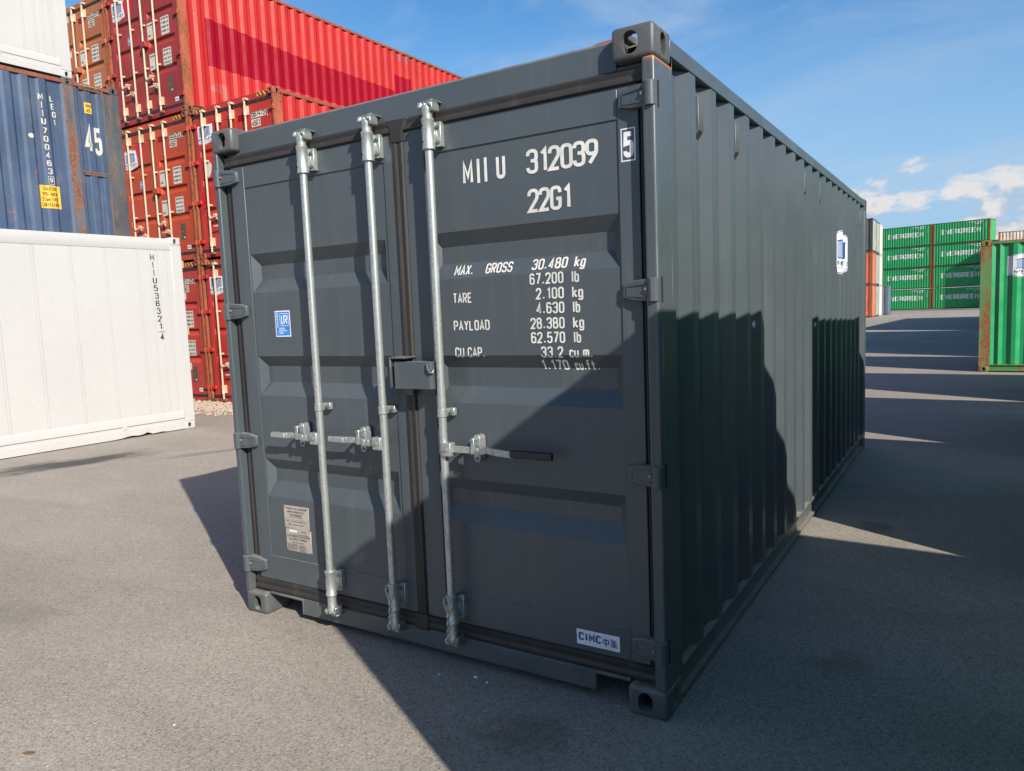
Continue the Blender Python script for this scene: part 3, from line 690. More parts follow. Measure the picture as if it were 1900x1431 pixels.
def lock_rod(d, x, zt, zb, mats, ztb, zbb, zmid=(), yr=-.020, r=.0178, handle=None, detail=True, cams=True, loop=False):
    """rod with end brackets (2 bolts each), mid guides, cams and an optional handle (z, direction, length, style)"""
    n = 16 if detail else 8
    o = part('lock_rod', MB().cyl((x, yr, zb+.03), (x, yr, zt-.03), r, n), mats['rod'], d)
    br = mats['rod']
    for (a, b) in (ztb, zbb):
        top = (a, b) == ztb
        mb = MB().rev(x, yr, [(r+.003, a-.002), (r+.0105, a), (r+.0105, a+.007), (r+.0085, a+.010), (r+.0085, b-.010), (r+.0105, b-.007), (r+.0105, b), (r+.003, b+.002)], n)
        mb.box(x-.010, x+.038, .016, .042, a+.016, b-.008); mb.box(x-.008, x+.014, yr, .034, a+.016, b-.008)
        if detail: mb.cyl((x+.016, .016, (a+b)/2+.03), (x+.016, .016, (a+b)/2-.03), .004, 6)
        q = part('rod_bracket', mb, br, o, .003 if detail else 0, 1)
        if detail:
            for zz in (a+.035, b-.03):
                bb = MB(); bolt(bb, x+.026, .016, zz, .0095, .006); part('bolt', bb, M['bolt'], o)
            for zz in (a+.03, b-.03): part('rivet_hole_shade', MB().cyl((x-.012, yr-.020, zz), (x-.0122, yr-.0262, zz), .0042, 8), M['hole_shade'], o)  # dark stubs painted as the shade in the bracket holes
    if detail:
        part('rod_collar', MB().rev(x, yr, [(r+.001, ztb[1]), (r+.004, ztb[1]+.003), (r+.0045, zt-.035), (r+.007, zt-.028), (r+.006, zt-.012), (r-.003, zt-.004)], n), mats['rod'], o)
        part('rod_collar', MB().rev(x, yr, [(r-.003, zb+.004), (r+.006, zb+.012), (r+.007, zb+.028), (r+.0045, zb+.035), (r+.004, zbb[0]-.003), (r+.001, zbb[0])], n), mats['rod'], o)
    if cams:
        if detail: cam_head(o, x, yr, zt-.035, 1, mats['rod']); cam_head(o, x, yr, zb+.035, -1, mats['rod'])
        else:
            part('cam', MB().box(x-.03, x+.05, yr-.02, .04, zt-.03, zt+.01), mats['rod'], o, .004, 1)
            part('cam', MB().box(x-.03, x+.05, yr-.02, .04, zb-.01, zb+.035), M['steel_dark'], o, .004, 1)
    for z in zmid:
        mb = MB().rev(x, yr, [(r+.001, z-.019), (r+.004, z-.018), (r+.004, z+.018), (r+.001, z+.019)], n)
        mb.box(x-.008, x+.036, .018, .040, z-.016, z+.018); mb.box(x-.006, x+.010, yr, .034, z-.016, z+.018)
        q = part('rod_guide', mb, br, o, .002 if detail else 0, 1)
        if detail:
            bb = MB(); bolt(bb, x+.024, .018, z+.001, .0095); part('bolt', bb, M['bolt'], o)
    if handle:
        z, sg, ln, style = handle
        X = lambda a: x+sg*a
        mb = MB().box(*sorted((X(.004), X(.055))), yr-.030, yr+.012, z-.030, z+.030)
        part('handle_hub', mb, mats['rod'], o, .005, 2)
        bb = MB().cyl((X(.03), yr-.030, z), (X(.03), yr-.037, z), .009, 12); part('bolt', bb, M['pin'], o)
        # bar with its joggle
        pts = [(.045, .000), (.09, .000), (.115, -.003), (.15, .004), (.185, .008), (.23, .004), (ln, .002)] if style != 'grip' else [(.045, .002), (.15, .004), (.19, -.002), (.23, .008), (.27, .002), (ln, -.004)]
        h = MB()
        for (a, dz), (b, dz2) in zip(pts, pts[1:]):
            hh = .0148
            q = [(X(a), yr-.014, z+dz-hh), (X(b), yr-.014, z+dz2-hh), (X(b), yr-.014, z+dz2+hh), (X(a), yr-.014, z+dz+hh)]
            w = [(p[0], p[1]+.009, p[2]) for p in q]; base = len(h.v); h.v += q+w
            for f in ((0, 1, 2, 3), (4, 7, 6, 5), (0, 4, 5, 1), (1, 5, 6, 2), (2, 6, 7, 3), (3, 7, 4, 0)): h.f.append([base+k for k in f])
        part('handle', h, mats['rod'], o, .0015, 1)
        if style == 'grip':
            part('handle_grip', MB().box(*sorted((X(ln-.012), X(ln+.185))), yr-.022, yr+.001, z-.015, z+.017), M['black_grip'], o, .005, 3)
        else:
            part('handle_tip', MB().box(*sorted((X(ln-.10), X(ln))), yr-.020, yr-.002, z-.010, z+.013), mats['rod'], o, .003, 2)
        # retainer plate with its swinging catch
        rx = X(.150 if style != 'grip' else .165)
        rp = MB().extr([(rx+.017*math.cos(t), (z-.036 if k < 7 else z+.050)+.017*math.sin(t)) for k, t in [(k, math.pi+math.pi*(k if k < 7 else k-1)/6) for k in range(14)]], 'y', -.006, .040)
         
        part('handle_retainer', rp, mats['rod'], o, .002, 2)
        ct = MB().extr([(rx-.007, z+.058), (rx+.009, z+.058), (rx+.012, z+.03), (rx+.009, z-.012), (rx-.010, z-.014), (rx-.008, z+.02)], 'y', yr-.023, yr-.016).box(rx-.006, rx+.008, yr-.017, -.004, z+.044, z+.057)

        part('handle_catch', ct, mats['rod'], o, .003, 2)
        for yy_, zz, r_ in ((-.006, z-.038, .009), (yr-.023, z+.049, .008)):
            bb = MB(); bolt(bb, rx, yy_, zz, r_, .004); part('bolt', bb, M['bolt'], o)
    return o
def logo_sticker(t, cx, cz, s, place, ucuts=(), vcuts=(), clip=None):
    """white shield with a blue container drawing and its web line"""
    def pl(k): return lambda u, v: place(cx+u*s, cz+v*s, k)
    uc = [(c-cx)/s for c in ucuts]; vc = [(c-cz)/s for c in vcuts]
    out = [(-.5, -.44), (0, -.60), (.5, -.44), (.5, .42), (0, .56), (-.5, .42)]
    ring = MB(); poly2d(ring, [(x*1.07, y*1.07) for x, y in out])
    decal('sticker', ring, M['sticker_white'], t, pl(.0012), uc, vc)
    b = MB()
    for (x0, y0), (x1, y1) in zip(out, out[1:]+out[:1]):
        if abs(x0-x1) < 1e-6: continue
        poly2d(b, [(x0, y0), (x1, y1), (x1*1.0, y1*1.045), (x0*1.0, y0*1.045)])
    # drawing: roofline, dark end with bars, ribbed side
    poly2d(b, [(-.30, .30), (.08, .36), (.36, .30), (.36, .26), (.08, .31), (-.30, .26)])
    poly2d(b, [(-.30, -.16), (.08, -.22), (.08, -.18), (-.30, -.12)])
    poly2d(b, [(.08, .34), (.12, .335), (.12, -.215), (.08, -.22)])
    for k in range(3): x = .15+k*.075; poly2d(b, [(x, .32-.02*k), (x+.05, .31-.02*k), (x+.05, -.19+.015*k), (x, -.20+.015*k)])
    decal('sticker_print', b, M['navy_print'], t, pl(.0022), uc, vc)
    g = MB(); poly2d(g, [(-.29, .27), (.07, .32), (.07, -.17), (-.29, -.115)]); decal('sticker_print', g, M['slate_print'], t, pl(.0022), uc, vc)
    g = MB()
    for k in range(8): x = -.265+k*.044; rect2d(g, x, -.12, x+.010, .27)
    decal('sticker_print', g, M['slate_line'], t, pl(.0032), uc, vc)
    w = text_mb('WWW.EI', .15, sw=.20, slant=.3, width=1.2, fit=.84, ox=-.42, oy=-.385)
    rect2d(w, -.44, -.445, .44, -.432)
    decal('sticker_print', w, M['navy_dark'], t, pl(.0032), uc, vc)
def gz(x, y):
    """the yard falls away gently towards its far side"""
    return -0.355*((y-20)/87.0)**2 if 20 < y < 107 else (-0.355-0.008*(min(y, 200)-107) if y >= 107 else 0.0)
# ------------------------------------------------------------------ ground
xs = [-160, -100, -60, -30, -15, -8, -4, 0, 4, 8, 15, 30, 60, 100, 160]
ys = [-80, -40, -15, -6, -3, 0, 3, 6, 10, 15, 20]+[20+k*4 for k in range(1, 24)]+[130, 160, 200, 300, 500]
mb = MB()
for x in xs:
    for y in ys: mb.v.append((x, y, gz(x, y)))
n = len(ys)
for i in range(len(xs)-1):
    for j in range(n-1): mb.f.append([i*n+j, (i+1)*n+j, (i+1)*n+j+1, i*n+j+1])
g = part('ground', mb, M['asphalt'], smooth=True, ang=60); g['kind'] = 'structure'

def MT(body, rail, post, cast=None, rod=None): return {'body': M[body], 'rail': M[rail], 'post': M[post], 'cast': M[cast or post], 'rod': M[rod or 'galv'], 'pin': M['steel_dark']}

# ------------------------------------------------------------------ the anthracite container
L20, H20 = 6.058, 2.591
main = empty('shipping_container', (0, 0, 0), 0, 'new anthracite grey twenty foot container standing alone in the foreground with galvanised lock rods', 'container')
mt = MT('anth', 'anth', 'anth')
PM = shell(main, L20, H20, mt, first=.469, bevel=.004)
for c in list(main.children):
    if c.name.startswith('corner_casting') and c.location.x > 1 and c.location.z > 1: c.data = cast_mesh(M['anth_cast'])
CH = [(1.945, 1.885, 1.812, 1.745), (1.413, 1.358, 1.275, 1.205), (.865, .808, .740, .660)]
part('door_header', MB().extr([(.048, 2.456), (.048, 2.560), (.064, 2.572), (.15, 2.572), (.15, 2.456)], 'x', .163, W-.163).box(.060, .163, .052, .12, 2.454, 2.471).box(W-.163, W-.060, .052, .12, 2.454, 2.471), M['anth'], main, .003, 2)
sill = MB().box(.163, W-.163, .034, .15, .121, .127).box(.420, W-.322, .034, .15, .040, .121).box(.163, .420, .046, .15, .104, .121).box(W-.322, W-.163, .046, .15, .104, .121)
sill.box(.412, .420, .030, .15, .040, .124); sill.box(W-.322, W-.314, .030, .15, .040, .124); sill.box(.163, .412, .030, .046, .113, .1245); sill.box(W-.314, W-.163, .030, .046, .113, .1245)
part('door_sill', sill, M['anth'], main, .003, 2)
# door surround gaskets: a two-lobed rubber section
def lobes(a0, a1, y0=.034):
    w = a1-a0; return [(a0, .075), (a0, y0+.005), (a0+w*.10, y0-.003), (a0+w*.36, y0-.004), (a0+w*.46, y0+.0005), (a0+w*.56, y0+.001), (a0+w*.66, y0-.003), (a0+w*.90, y0-.004), (a1, y0+.005), (a1, .075)]
def hgasket(t, z0, z1, x0, x1, y0=.034):
    part('gasket', MB().extr([(b, a) for a, b in lobes(z0, z1, y0)], 'x', x0, x1), M['rubber'], t, ang=50)
def vgasket(t, x0, x1, z0, z1, y0=.034):
    part('gasket', MB().extr(lobes(x0, x1, y0), 'z', z0, z1), M['rubber'], t, ang=50)
hgasket(main, 2.400, 2.454, .058, W-.058); hgasket(main, .127, .194, .058, W-.058)
vgasket(main, .0375, .086, .19, 2.405, .050); vgasket(main, W-.078, W-.051, .19, 2.405, .052)
vgasket(main, 1.1975, 1.2585, .194, 2.400, .035)
part('gasket_corner', MB().extr([(1.175, 2.456), (1.300, 2.456), (1.266, 2.405), (1.2595, 2.355), (1.1965, 2.355), (1.192, 2.405)], 'y', .028, .05), M['rubber'], main, .006, 2)
part('gasket_corner', MB().box(1.190, 1.265, .024, .05, .120, .20), M['rubber'], main, .006, 2)
dl, fl = door_leaf(main, .087, 1.197, .195, 2.399, H20, CH, mt, .190, 1.118, 2.284, .330, .185, 1.136, True)
dr, fr = door_leaf(main, 1.259, W-.079, .195, 2.399, H20, CH, mt, 1.375, 2.270, 2.284, .330, 1.368, 2.276, True)
for zc in (2.345, 1.653, .957, .272):
    hinge(dl, 0.0, 1, zc, mt); hinge(dr, W, -1, zc, mt)
    # dark strip painted for the shade in the post slot beside each barrel
    for s in (1, -1):
        x = W if s < 0 else 0
        part('hinge_slot_shade', MB().box(x-.0006 if s > 0 else x-.003, x+.003 if s > 0 else x+.0006, .030, .044, zc-.046, zc+.046), M['hole_shade'], main, smooth=False)
rk = dict(zt=2.475, zb=.120, ztb=(2.285, 2.412), zbb=(.214, .342), zmid=(1.167,))
lock_rod(dl, .690, mats=mt, handle=(1.012, -1, .345, 'tip'), **rk)
lock_rod(dl, 1.104, mats=mt, handle=(1.012, -1, .350, 'tip'), **rk)
lock_rod(dr, 1.445, mats=mt, handle=(1.010, 1, .362, 'grip'), **rk)
# seal cables hanging on the two lower brackets
for d, x in ((dl, 1.104), (dr, 1.445)):
    pts = []
    for k in range(15):
        t = k/14; a = math.pi*2*t
        zz = .310+.042*math.cos(a); pts.append((x-.002+.033*math.sin(a)*(.35+.65*(zz-.268)/.084)+.006, -.052+(.03 if zz > .345 else 0), zz))
    c = part('seal_cable', MB().tube(pts, .0034, 6), M['galv'], d)
    tw = [(x+.004*math.sin(k*1.6)-.002-.0006*k, -.050+.004*math.cos(k*1.6), .270-.0085*k) for k in range(18)]
    part('cable_tail', MB().tube(tw, .0040, 6), M['galv'], c)
# lock box across the two doors
lb = part('lock_box', MB().extr([(1.212, -.052), (1.402, -.052), (1.412, -.050), (1.419, -.043), (1.421, -.034), (1.421, .046), (1.414, .046), (1.414, -.032), (1.410, -.042), (1.400, -.045), (1.212, -.045)], 'z', 1.272, 1.392).box(1.214, 1.412, -.048, .020, 1.384, 1.390).box(1.270, 1.412, .02, .046, 1.384, 1.390), M['anth'], dr, .0015, 1)
part('lock_box_hook', MB().tube([(1.400, -.054, 1.385), (1.408, -.062, 1.365), (1.418, -.060, 1.345), (1.426, -.050, 1.345), (1.427, -.044, 1.358)], .0055, 8), M['anth'], lb)
part('lock_bracket', MB().box(1.182, 1.189, -.050, .044, 1.276, 1.412).box(1.1892, 1.268, -.050, .044, 1.405, 1.412).box(1.215, 1.262, .012, .044, 1.235, 1.270), M['anth'], dl, .0015, 1)

# lettering on the doors
SX = (1.375, 1.411, 2.234, 2.270); SZ = sorted([z for c in CH for z in c])
def on_door(f, k=.0018, face=None): return lambda u, v: (u, (face if face is not None else .047+f(u, v))-k, v)
def dtext(s, x, z, h, fit=None, sw=.14, align='l', slant=0.0, mb=None, track=.16):
    if align == 'r' and fit: x -= fit; 
    return text_mb(s, h, sw=sw, fit=fit, ox=x, oy=z, slant=slant, mb=mb, track=track)
def put_text(mb, label=None): return decal('lettering', mb, M['white_print'], dr, on_door(fr), SX, SZ, label)
mb = dtext('M', 1.567, 2.131, .098, .052, .18); rect2d(mb, 1.6395, 2.132, 1.6535, 2.230); rect2d(mb, 1.676, 2.133, 1.690, 2.231); dtext('U', 1.735, 2.134, .099, .044, .19, mb=mb); put_text(mb)
put_text(dtext('312039', 1.878, 2.135, .098, .316, .165)); put_text(dtext('22G1', 1.878, 1.983, .096, .198, .165))
rows = [(1.757, '30.480', 1.878, 2.040, 'kg', 2.071, 2.120, .046), (1.698, '67.200', 1.873, 2.028, 'lb', 2.063, 2.097, .047), (1.638, '2.100', 1.900, 2.028, 'kg', 2.064, 2.113, .047), (1.580, '4.630', 1.900, 2.028, 'lb', 2.064, 2.098, .047),
        (1.519, '28.380', 1.870, 2.027, 'kg', 2.064, 2.113, .047), (1.461, '62.570', 1.870, 2.027, 'lb', 2.064, 2.098, .047), (1.402, '33.2', 1.914, 2.016, 'cu.m.', 2.043, 2.147, .047), (1.350, '1.170', 1.898, 2.026, 'cu.ft.', 2.053, 2.159, .044)]
for z, a, x0, x1, b, x2, x3, h in rows:
    put_text(dtext(a, x0, z, h, x1-x0, .165, track=.25)); put_text(dtext(b, x2, z, h, x3-x2, .16, track=.22))
for s_, x, z, w in (('MAX.', 1.490, 1.757, .099), ('GROSS', 1.652, 1.757, .133), ('TARE', 1.485, 1.638, .100), ('PAYLOAD', 1.482, 1.520, .188), ('CU.CAP.', 1.483, 1.404, .157)): put_text(dtext(s_, x, z, .045, w, .16, track=.24))
# the check digit in its frame on the hinge stile
mb = MB(); x0, x1, z0, z1, w = 2.288, 2.345, 2.128, 2.247, .0045
rect2d(mb, x0, z0, x1, z0+w); rect2d(mb, x0, z1-w, x1, z1); rect2d(mb, x0, z0+w, x0+w, z1-w); rect2d(mb, x1-w, z0+w, x1, z1-w)
text_mb('5', .098, sw=.23, fit=.040, ox=2.2975, oy=2.1385, mb=mb)
decal('check_digit', mb, M['sticker_white'], dr, on_door(fr, .0016, .0425))
# blue certification sticker
def st_place(k): return lambda u, v: (u, .047-k, v)
mb = MB(); rect2d(mb, .344, 1.513, .456, 1.646); s1 = decal('certification_sticker', mb, M['sticker_white'], dl, st_place(.0012))
mb = MB(); rect2d(mb, .350, 1.519, .450, 1.640); decal('sticker_field', mb, M['lr_blue'], dl, st_place(.0020))
mb = MB(); w = .0028
for a, b, c, d_ in ((.380, 1.568, .444, 1.568+w), (.380, 1.632-w, .444, 1.632), (.380, 1.568, .380+w, 1.632), (.444-w, 1.568, .444, 1.632)): rect2d(mb, a, b, c, d_)
text_mb('L', .046, sw=.15, fit=.024, ox=.390, oy=1.577, mb=mb); text_mb('R', .046, sw=.15, fit=.030, ox=.407, oy=1.577, mb=mb)
t2 = text_mb('CERTIFIED', .012, sw=.2, fit=.072, ox=0, oy=0)
k0 = len(mb.v)
for u, v, _ in t2.v: mb.v.append((.369-v, 1.562+u, 0))
for f in t2.f: mb.f.append([q+k0 for q in f])
for i, (s, fw_) in enumerate((('CONTAINER', .044), ('CERTIFICATION', .060), ('SCHEME', .034))): text_mb(s, .009, sw=.2, fit=fw_, ox=.370, oy=1.551-.0115*i, mb=mb)
decal('sticker_print', mb, M['sticker_white'], dl, st_place(.0028))
# safety approval plate
part('data_plate', MB().box(.306, .492, .0445, .047, .500, .622).box(.311, .499, .0445, .047, .376, .4985), M['plate'], dl, .0008, 1)
def pl_place(u, v): return (u, .0438, v)
mb = MB()
for s, x, z, h, f in (('APPROVED FOR TRANSPORT', .318, .603, .009, .160), ('UNDER CUSTOMS SEAL', .330, .586, .009, .130), ('CN/4502GL', .352, .566, .009, .09), ('TYPE   MANUFACTURER NO.', .318, .535, .006, .15), ('NO. 3120395', .330, .518, .006, .12),
                      ('CIMC', .425, .482, .010, .04), ('MANUFACTURED BY', .410, .468, .005, .075), ('TO BE DESIGNED TO ISO STANDARDS', .318, .455, .008, .172), ('CSC SAFETY APPROVAL', .332, .436, .010, .140), ('CN/LR 4502', .358, .421, .007, .085)): text_mb(s, h, sw=.2, fit=f, ox=x, oy=z, mb=mb)
for i, s in enumerate(('DATE MANUFACTURED', 'IDENTIFICATION NO.', 'MAXIMUM GROSS MASS', 'ALLOWABLE STACKING', 'RACKING TEST VALUE')): text_mb(s, .0052, sw=.22, fit=.075, ox=.317, oy=.411-i*.0072, mb=mb)
for x0, z0, x1, z1 in ((.345, .561, .450, .5625), (.345, .577, .450, .5785), (.312, .546, .490, .547), (.312, .464, .494, .465), (.312, .449, .494, .450), (.455, .378, .4565, .416)): rect2d(mb, x0, z0, x1, z1)
for i in range(5): rect2d(mb, .402, .409-i*.0072, .450, .4125-i*.0072)
decal('plate_print', mb, M['plate_print'], dl, pl_place)
mb = MB(); rect2d(mb, .340, .480, .396, .492); decal('white_label', mb, M['sticker_white'], dl, lambda u, v: (u, .0434, v))
bb = MB()
for x, z in ((.312, .616), (.486, .614), (.312, .500), (.492, .4985), (.318, .381), (.493, .381)): bb.cyl((x, .0445, z), (x, .0425, z), .0035, 8)
part('rivet', bb, M['steel_dark'], dl)
# maker's label
mb = MB(); rect2d(mb, 2.037, .220, 2.229, .284)
decal('maker_label', mb, M['sticker_white'], dr, on_door(fr, .0012, .0425))
mb = MB(); text_mb('CIMC', .036, sw=.21, fit=.100, ox=2.047, oy=.237, mb=mb, width=1.2, track=.30)
zx, zy, s = 2.156, .232, .030      # two Chinese characters drawn stroke by stroke
def seg(pts, w=.0042):
    stroke(mb, [Vector(p) for p in pts], False, w, lambda p: (p.x, p.y, 0.0))
for pts in ([(0, .3), (0, .75), (.8, .75), (.8, .3), (0, .3)], [(.4, 1.05), (.4, -.1)]): seg([(zx+a*s, zy+.004+b*s) for a, b in pts])
zx = 2.189
for pts in ([(.25, 1.1), (0, .8)], [(.18, .9), (.18, .35)], [(.5, 1.1), (.55, .95)], [(.18, .88), (.9, .88)], [(.18, .71), (.85, .71)], [(.18, .54), (.85, .54)], [(.52, .9), (.52, .38)], [(.05, .36), (.95, .36)], [(0, .18), (1, .18)], [(.5, .36), (.5, -.15)], [(.48, .18), (.05, -.1)], [(.52, .18), (.98, -.1)]): seg([(zx+a*s, zy+.004+b*s) for a, b in pts], .0026)
decal('label_print', mb, M['navy_print'], dr, on_door(fr, .0022, .0425))
# side: vents, web sticker, little hook of wire
for k in (0, 2, 8, 10, 16, 18):
    y0 = .469+PITCH_*k+.068; xi = W-.004-DEP
    if k == 18: y0 += .05
    v = part('vent', MB().extr([(xi-.001, 2.455), (xi+.024, 2.452), (xi+.026, 2.318), (xi+.004, 2.285), (xi-.001, 2.285)], 'y', y0+.004, y0+.068), M['vent'], main, .003, 1)
    lv = MB()
    for i in range(5):
        z = 2.292+i*.005; x = xi+.0045+(z-2.285)*.68
        for j in range(6): yy = y0+.010+j*.0095; lv.box(x-.002, x+.0012, yy, yy+.006, z, z+.0028)
    part('louvre_shade', lv, M['hole_shade'], v, smooth=False)  # dark bars painted as the shade in the vent gaps
    bb = MB()
    for z in (2.462, 2.276): bb.cyl((xi, y0+.03, z), (xi+.006, y0+.03, z), .006, 8)
    part('rivet', bb, M['steel_dark'], v)
def on_side(P, xw=W-.004): return lambda y, z, k: (xw-inset_at(P, y)+k, y, z)
def logo(t, cx, cz, sx, sz, place, ucuts, vcuts=()):
    """the shield sticker scaled separately in width and height"""
    pl = lambda u, v, k: place(cx+(u-cx)*sx/sz, v, k)
    uc = [cx+(c-cx)*sz/sx for c in ucuts]
    logo_sticker(t, cx, cz, sz, pl, uc, vcuts)
logo(main, 4.425, 1.985, .60, .31, on_side(PM), [p[0] for p in PM])
part('wire_hook', MB().tube([(W-.03, 1.05, .20), (W-.02, 1.04, .235), (W-.005, 1.06, .24), (W-.002, 1.09, .215), (W-.012, 1.10, .19)], .004, 6), M['steel_dark'], main)
# bright edge of roof sheet lifted over the header, rusty
part('roof_flap', MB().extr([(2.15, 2.570), (2.275, 2.570), (2.275, 2.580), (2.20, 2.578)], 'y', .066, .078), M['rust_rail'], main)

# ------------------------------------------------------------------ red forty-foot high cubes
L40, HHC = 12.192, 2.896
CHR = [(2.085, 2.045, 2.005, 1.945), (1.535, 1.495, 1.455, 1.395), (.985, .945, .905, .845)]
def box_text(t, f, x0, z0, x1, z1, s, pad=.014, sw=.145, pm='panel_white', tm='black_print', xr=None):
    mb = MB(); rect2d(mb, x0, z0, x1, z1); decal('number_panel', mb, M[pm], t, on_door(f, .0015), (), [c for ch in CHR for c in ch])
    mb = text_mb(s, z1-z0-2*pad, sw=sw, fit=x1-x0-2*pad, ox=x0+pad, oy=z0+pad); decal('lettering', mb, M[tm], t, on_door(f, .004), (), [c for ch in CHR for c in ch])
def data_panel(t, f, x0, z0, x1, z1, lines, h=.034):
    cz = [c for ch in CHR for c in ch]
    mb = MB(); rect2d(mb, x0, z0, x1, z1); decal('data_panel', mb, M['panel_white'], t, on_door(f, .0015), (), cz)
    for s, x, z, w in lines: decal('lettering', text_mb(s, h, sw=.2, fit=w, ox=x0+x, oy=z1-z-h), M['black_print'], t, on_door(f, .004), (), cz)
def forty(name_label, loc, body, side, num, panels=True, logo_at=None, patch=None, lr=None, plate=True, group=None, door_vis=True, extra=None, rz=0.0, letters=True):
    t = empty('shipping_container', loc, rz, name_label, 'container', group)
    m = MT(body, 'rust_rail', 'rust_post', 'rust_rail', 'rodcream'); ms = dict(m); ms['body'] = M[side]
    P = shell(t, L40, HHC, ms, first=.50, bevel=.005, detail=False, far_end=False, side_parts=(1, -1) if door_vis else (1, -1))
    part('end_panel', MB().box(.01, W-.01, L40-.03, L40-.01, .02, HHC-.02), ms['body'], t, smooth=False)
    if not door_vis:
        part('door', MB().box(.06, W-.06, .05, .07, .13, HHC-.1), m['body'], t, smooth=False); return t, P
    part('door_header', MB().box(.163, W-.163, .040, .15, 2.765, 2.875), m['body'], t, .004, 1)
    part('door_sill', MB().box(.163, W-.163, .034, .15, .03, .13), m['body'], t, .004, 1)
    for x in (.18, W-.48): part('stripe_plate', MB().box(x, x+.30, .036, .041, 2.795, 2.868), M['stripes'], t, smooth=False)
    hgasket(t, 2.705, 2.763, .058, W-.058); hgasket(t, .130, .19, .058, W-.058)
    vgasket(t, .057, .095, .19, 2.71, .05); vgasket(t, W-.095, W-.057, .19, 2.71, .05); vgasket(t, 1.195, 1.243, .19, 2.705, .036)
    dL, f1 = door_leaf(t, .096, 1.194, .19, 2.703, HHC, CHR, m, .22, 1.10, 2.55, .33, .19, 1.13, False)
    dR, f2 = door_leaf(t, 1.244, W-.096, .19, 2.703, HHC, CHR, m, 1.36, 2.22, 2.55, .33, 1.31, 2.25, False)
    for zc in (2.55, 1.86, 1.10, .34):
        for d, xs_, sg in ((dL, 0.0, 1), (dR, W, -1)):
            part('hinge', MB().box(*sorted((xs_+sg*.005, xs_+sg*.17)), .0, .05, zc-.035, zc+.035).cyl((xs_+sg*.022, .006, zc-.045), (xs_+sg*.022, .006, zc+.045), .022, 10), m['body'], d, .004, 1)
    rk = dict(zt=2.80, zb=.085, ztb=(2.50, 2.68), zbb=(.22, .40), detail=False, r=.019)
    lock_rod(dL, .43, mats=m, zmid=(1.86, 1.02), handle=(.78, 1, .33, 'tip'), **rk); lock_rod(dL, .88, mats=m, zmid=(1.86, 1.02), handle=(.60, -1, .33, 'tip'), **rk)
    lock_rod(dR, 1.27, mats=m, zmid=(1.86, 1.02), handle=(.80, 1, .30, 'tip'), **rk); lock_rod(dR, 1.68, mats=m, zmid=(1.86, 1.02), handle=(.62, -1, .30, 'tip'), **rk)
    part('lock_box', MB().box(1.20, 1.36, -.05, .05, 1.42, 1.53), m['body'], dR, .008, 2)
    box_text(dR, f2, 1.765, 2.445, 2.155, 2.600, num); box_text(dR, f2, 1.765, 2.285, 2.005, 2.420, '45G1')
    mb = MB(); rect2d(mb, 1.39, 2.44, 1.62, 2.57); decal('painted_over_letters', mb, M['crimson'], dR, on_door(f2, .0015))
    mb = MB(); rect2d(mb, 2.19, 2.43, 2.215, 2.60); decal('number_panel', mb, M['panel_white'], dR, on_door(f2, .0016))
    for zt_, a, b in ((1.90, ('MAX.GROSS', 'TARE'), ('32.500 KG', '71.650 LB', '3.800 KG', '8.380 LB')), (1.30, ('MAX.PAYLOAD', 'CU.CAP.'), ('28.700 KG', '63.270 LB', '76.4 CU.M', '2.700 CU.FT'))):
        data_panel(dR, f2, 1.345, zt_-.34, 1.60, zt_-.02, ((a[0], .015, .03, .20), (a[1], .015, .23, .10)))
        data_panel(dR, f2, 1.80, zt_-.34, 2.07, zt_, tuple((s, .02, .022+i*.078, .23) for i, s in enumerate(b)))
    if plate:
        mb = MB(); rect2d(mb, 1.90, .44, 2.06, .76); decal('data_plate', mb, M['dkplate'], dR, on_door(f2, .002)); mb = MB(); rect2d(mb, 1.98, .47, 2.03, .50); rect2d(mb, 1.92, .60, 1.98, .605); decal('plate_label', mb, M['panel_white'], dR, on_door(f2, .003))
        mb = MB(); rect2d(mb, 2.08, .245, 2.20, .32); decal('white_label', mb, M['sticker_white'], dR, on_door(f2, .0015, .0425)); mb = text_mb('CIMC', .03, sw=.25, fit=.09, ox=2.095, oy=.265); decal('label_print', mb, M['navy_print'], dR, on_door(f2, .003, .0425))
    if logo_at: logo(dL, logo_at[0], logo_at[1], .50, .36, lambda u, v, k: (u, .047-k, v), ())
    if patch:
        mb = MB(); poly2d(mb, patch); decal('paint_patch', mb, M['redpatch'], dL, on_door(f1, .0014))
    if lr:
        mb = MB(); rect2d(mb, lr[0]-.05, lr[1]-.07, lr[0]+.05, lr[1]+.07); decal('certification_sticker', mb, M['sticker_white'], dL, on_door(f1, .0014)); mb = MB(); rect2d(mb, lr[0]-.042, lr[1]-.062, lr[0]+.042, lr[1]+.062); decal('sticker_field', mb, M['lr_blue'], dL, on_door(f1, .0024))
        mb = text_mb(lr[2], .06, sw=.2, fit=.05, ox=lr[0]-.025, oy=lr[1]-.025); decal('sticker_print', mb, M['sticker_white'], dL, on_door(f1, .0034))
    if extra: extra(t, dL, dR, f1, f2, P)
    return t, P
RX, RY, RZ0, GP = -9.735, 6.88, -.035, .055
def red_loc(c, l): return (RX-W-GP/2+c*(W+GP) if c else RX-W-GP/2, RY, RZ0+l*HHC)
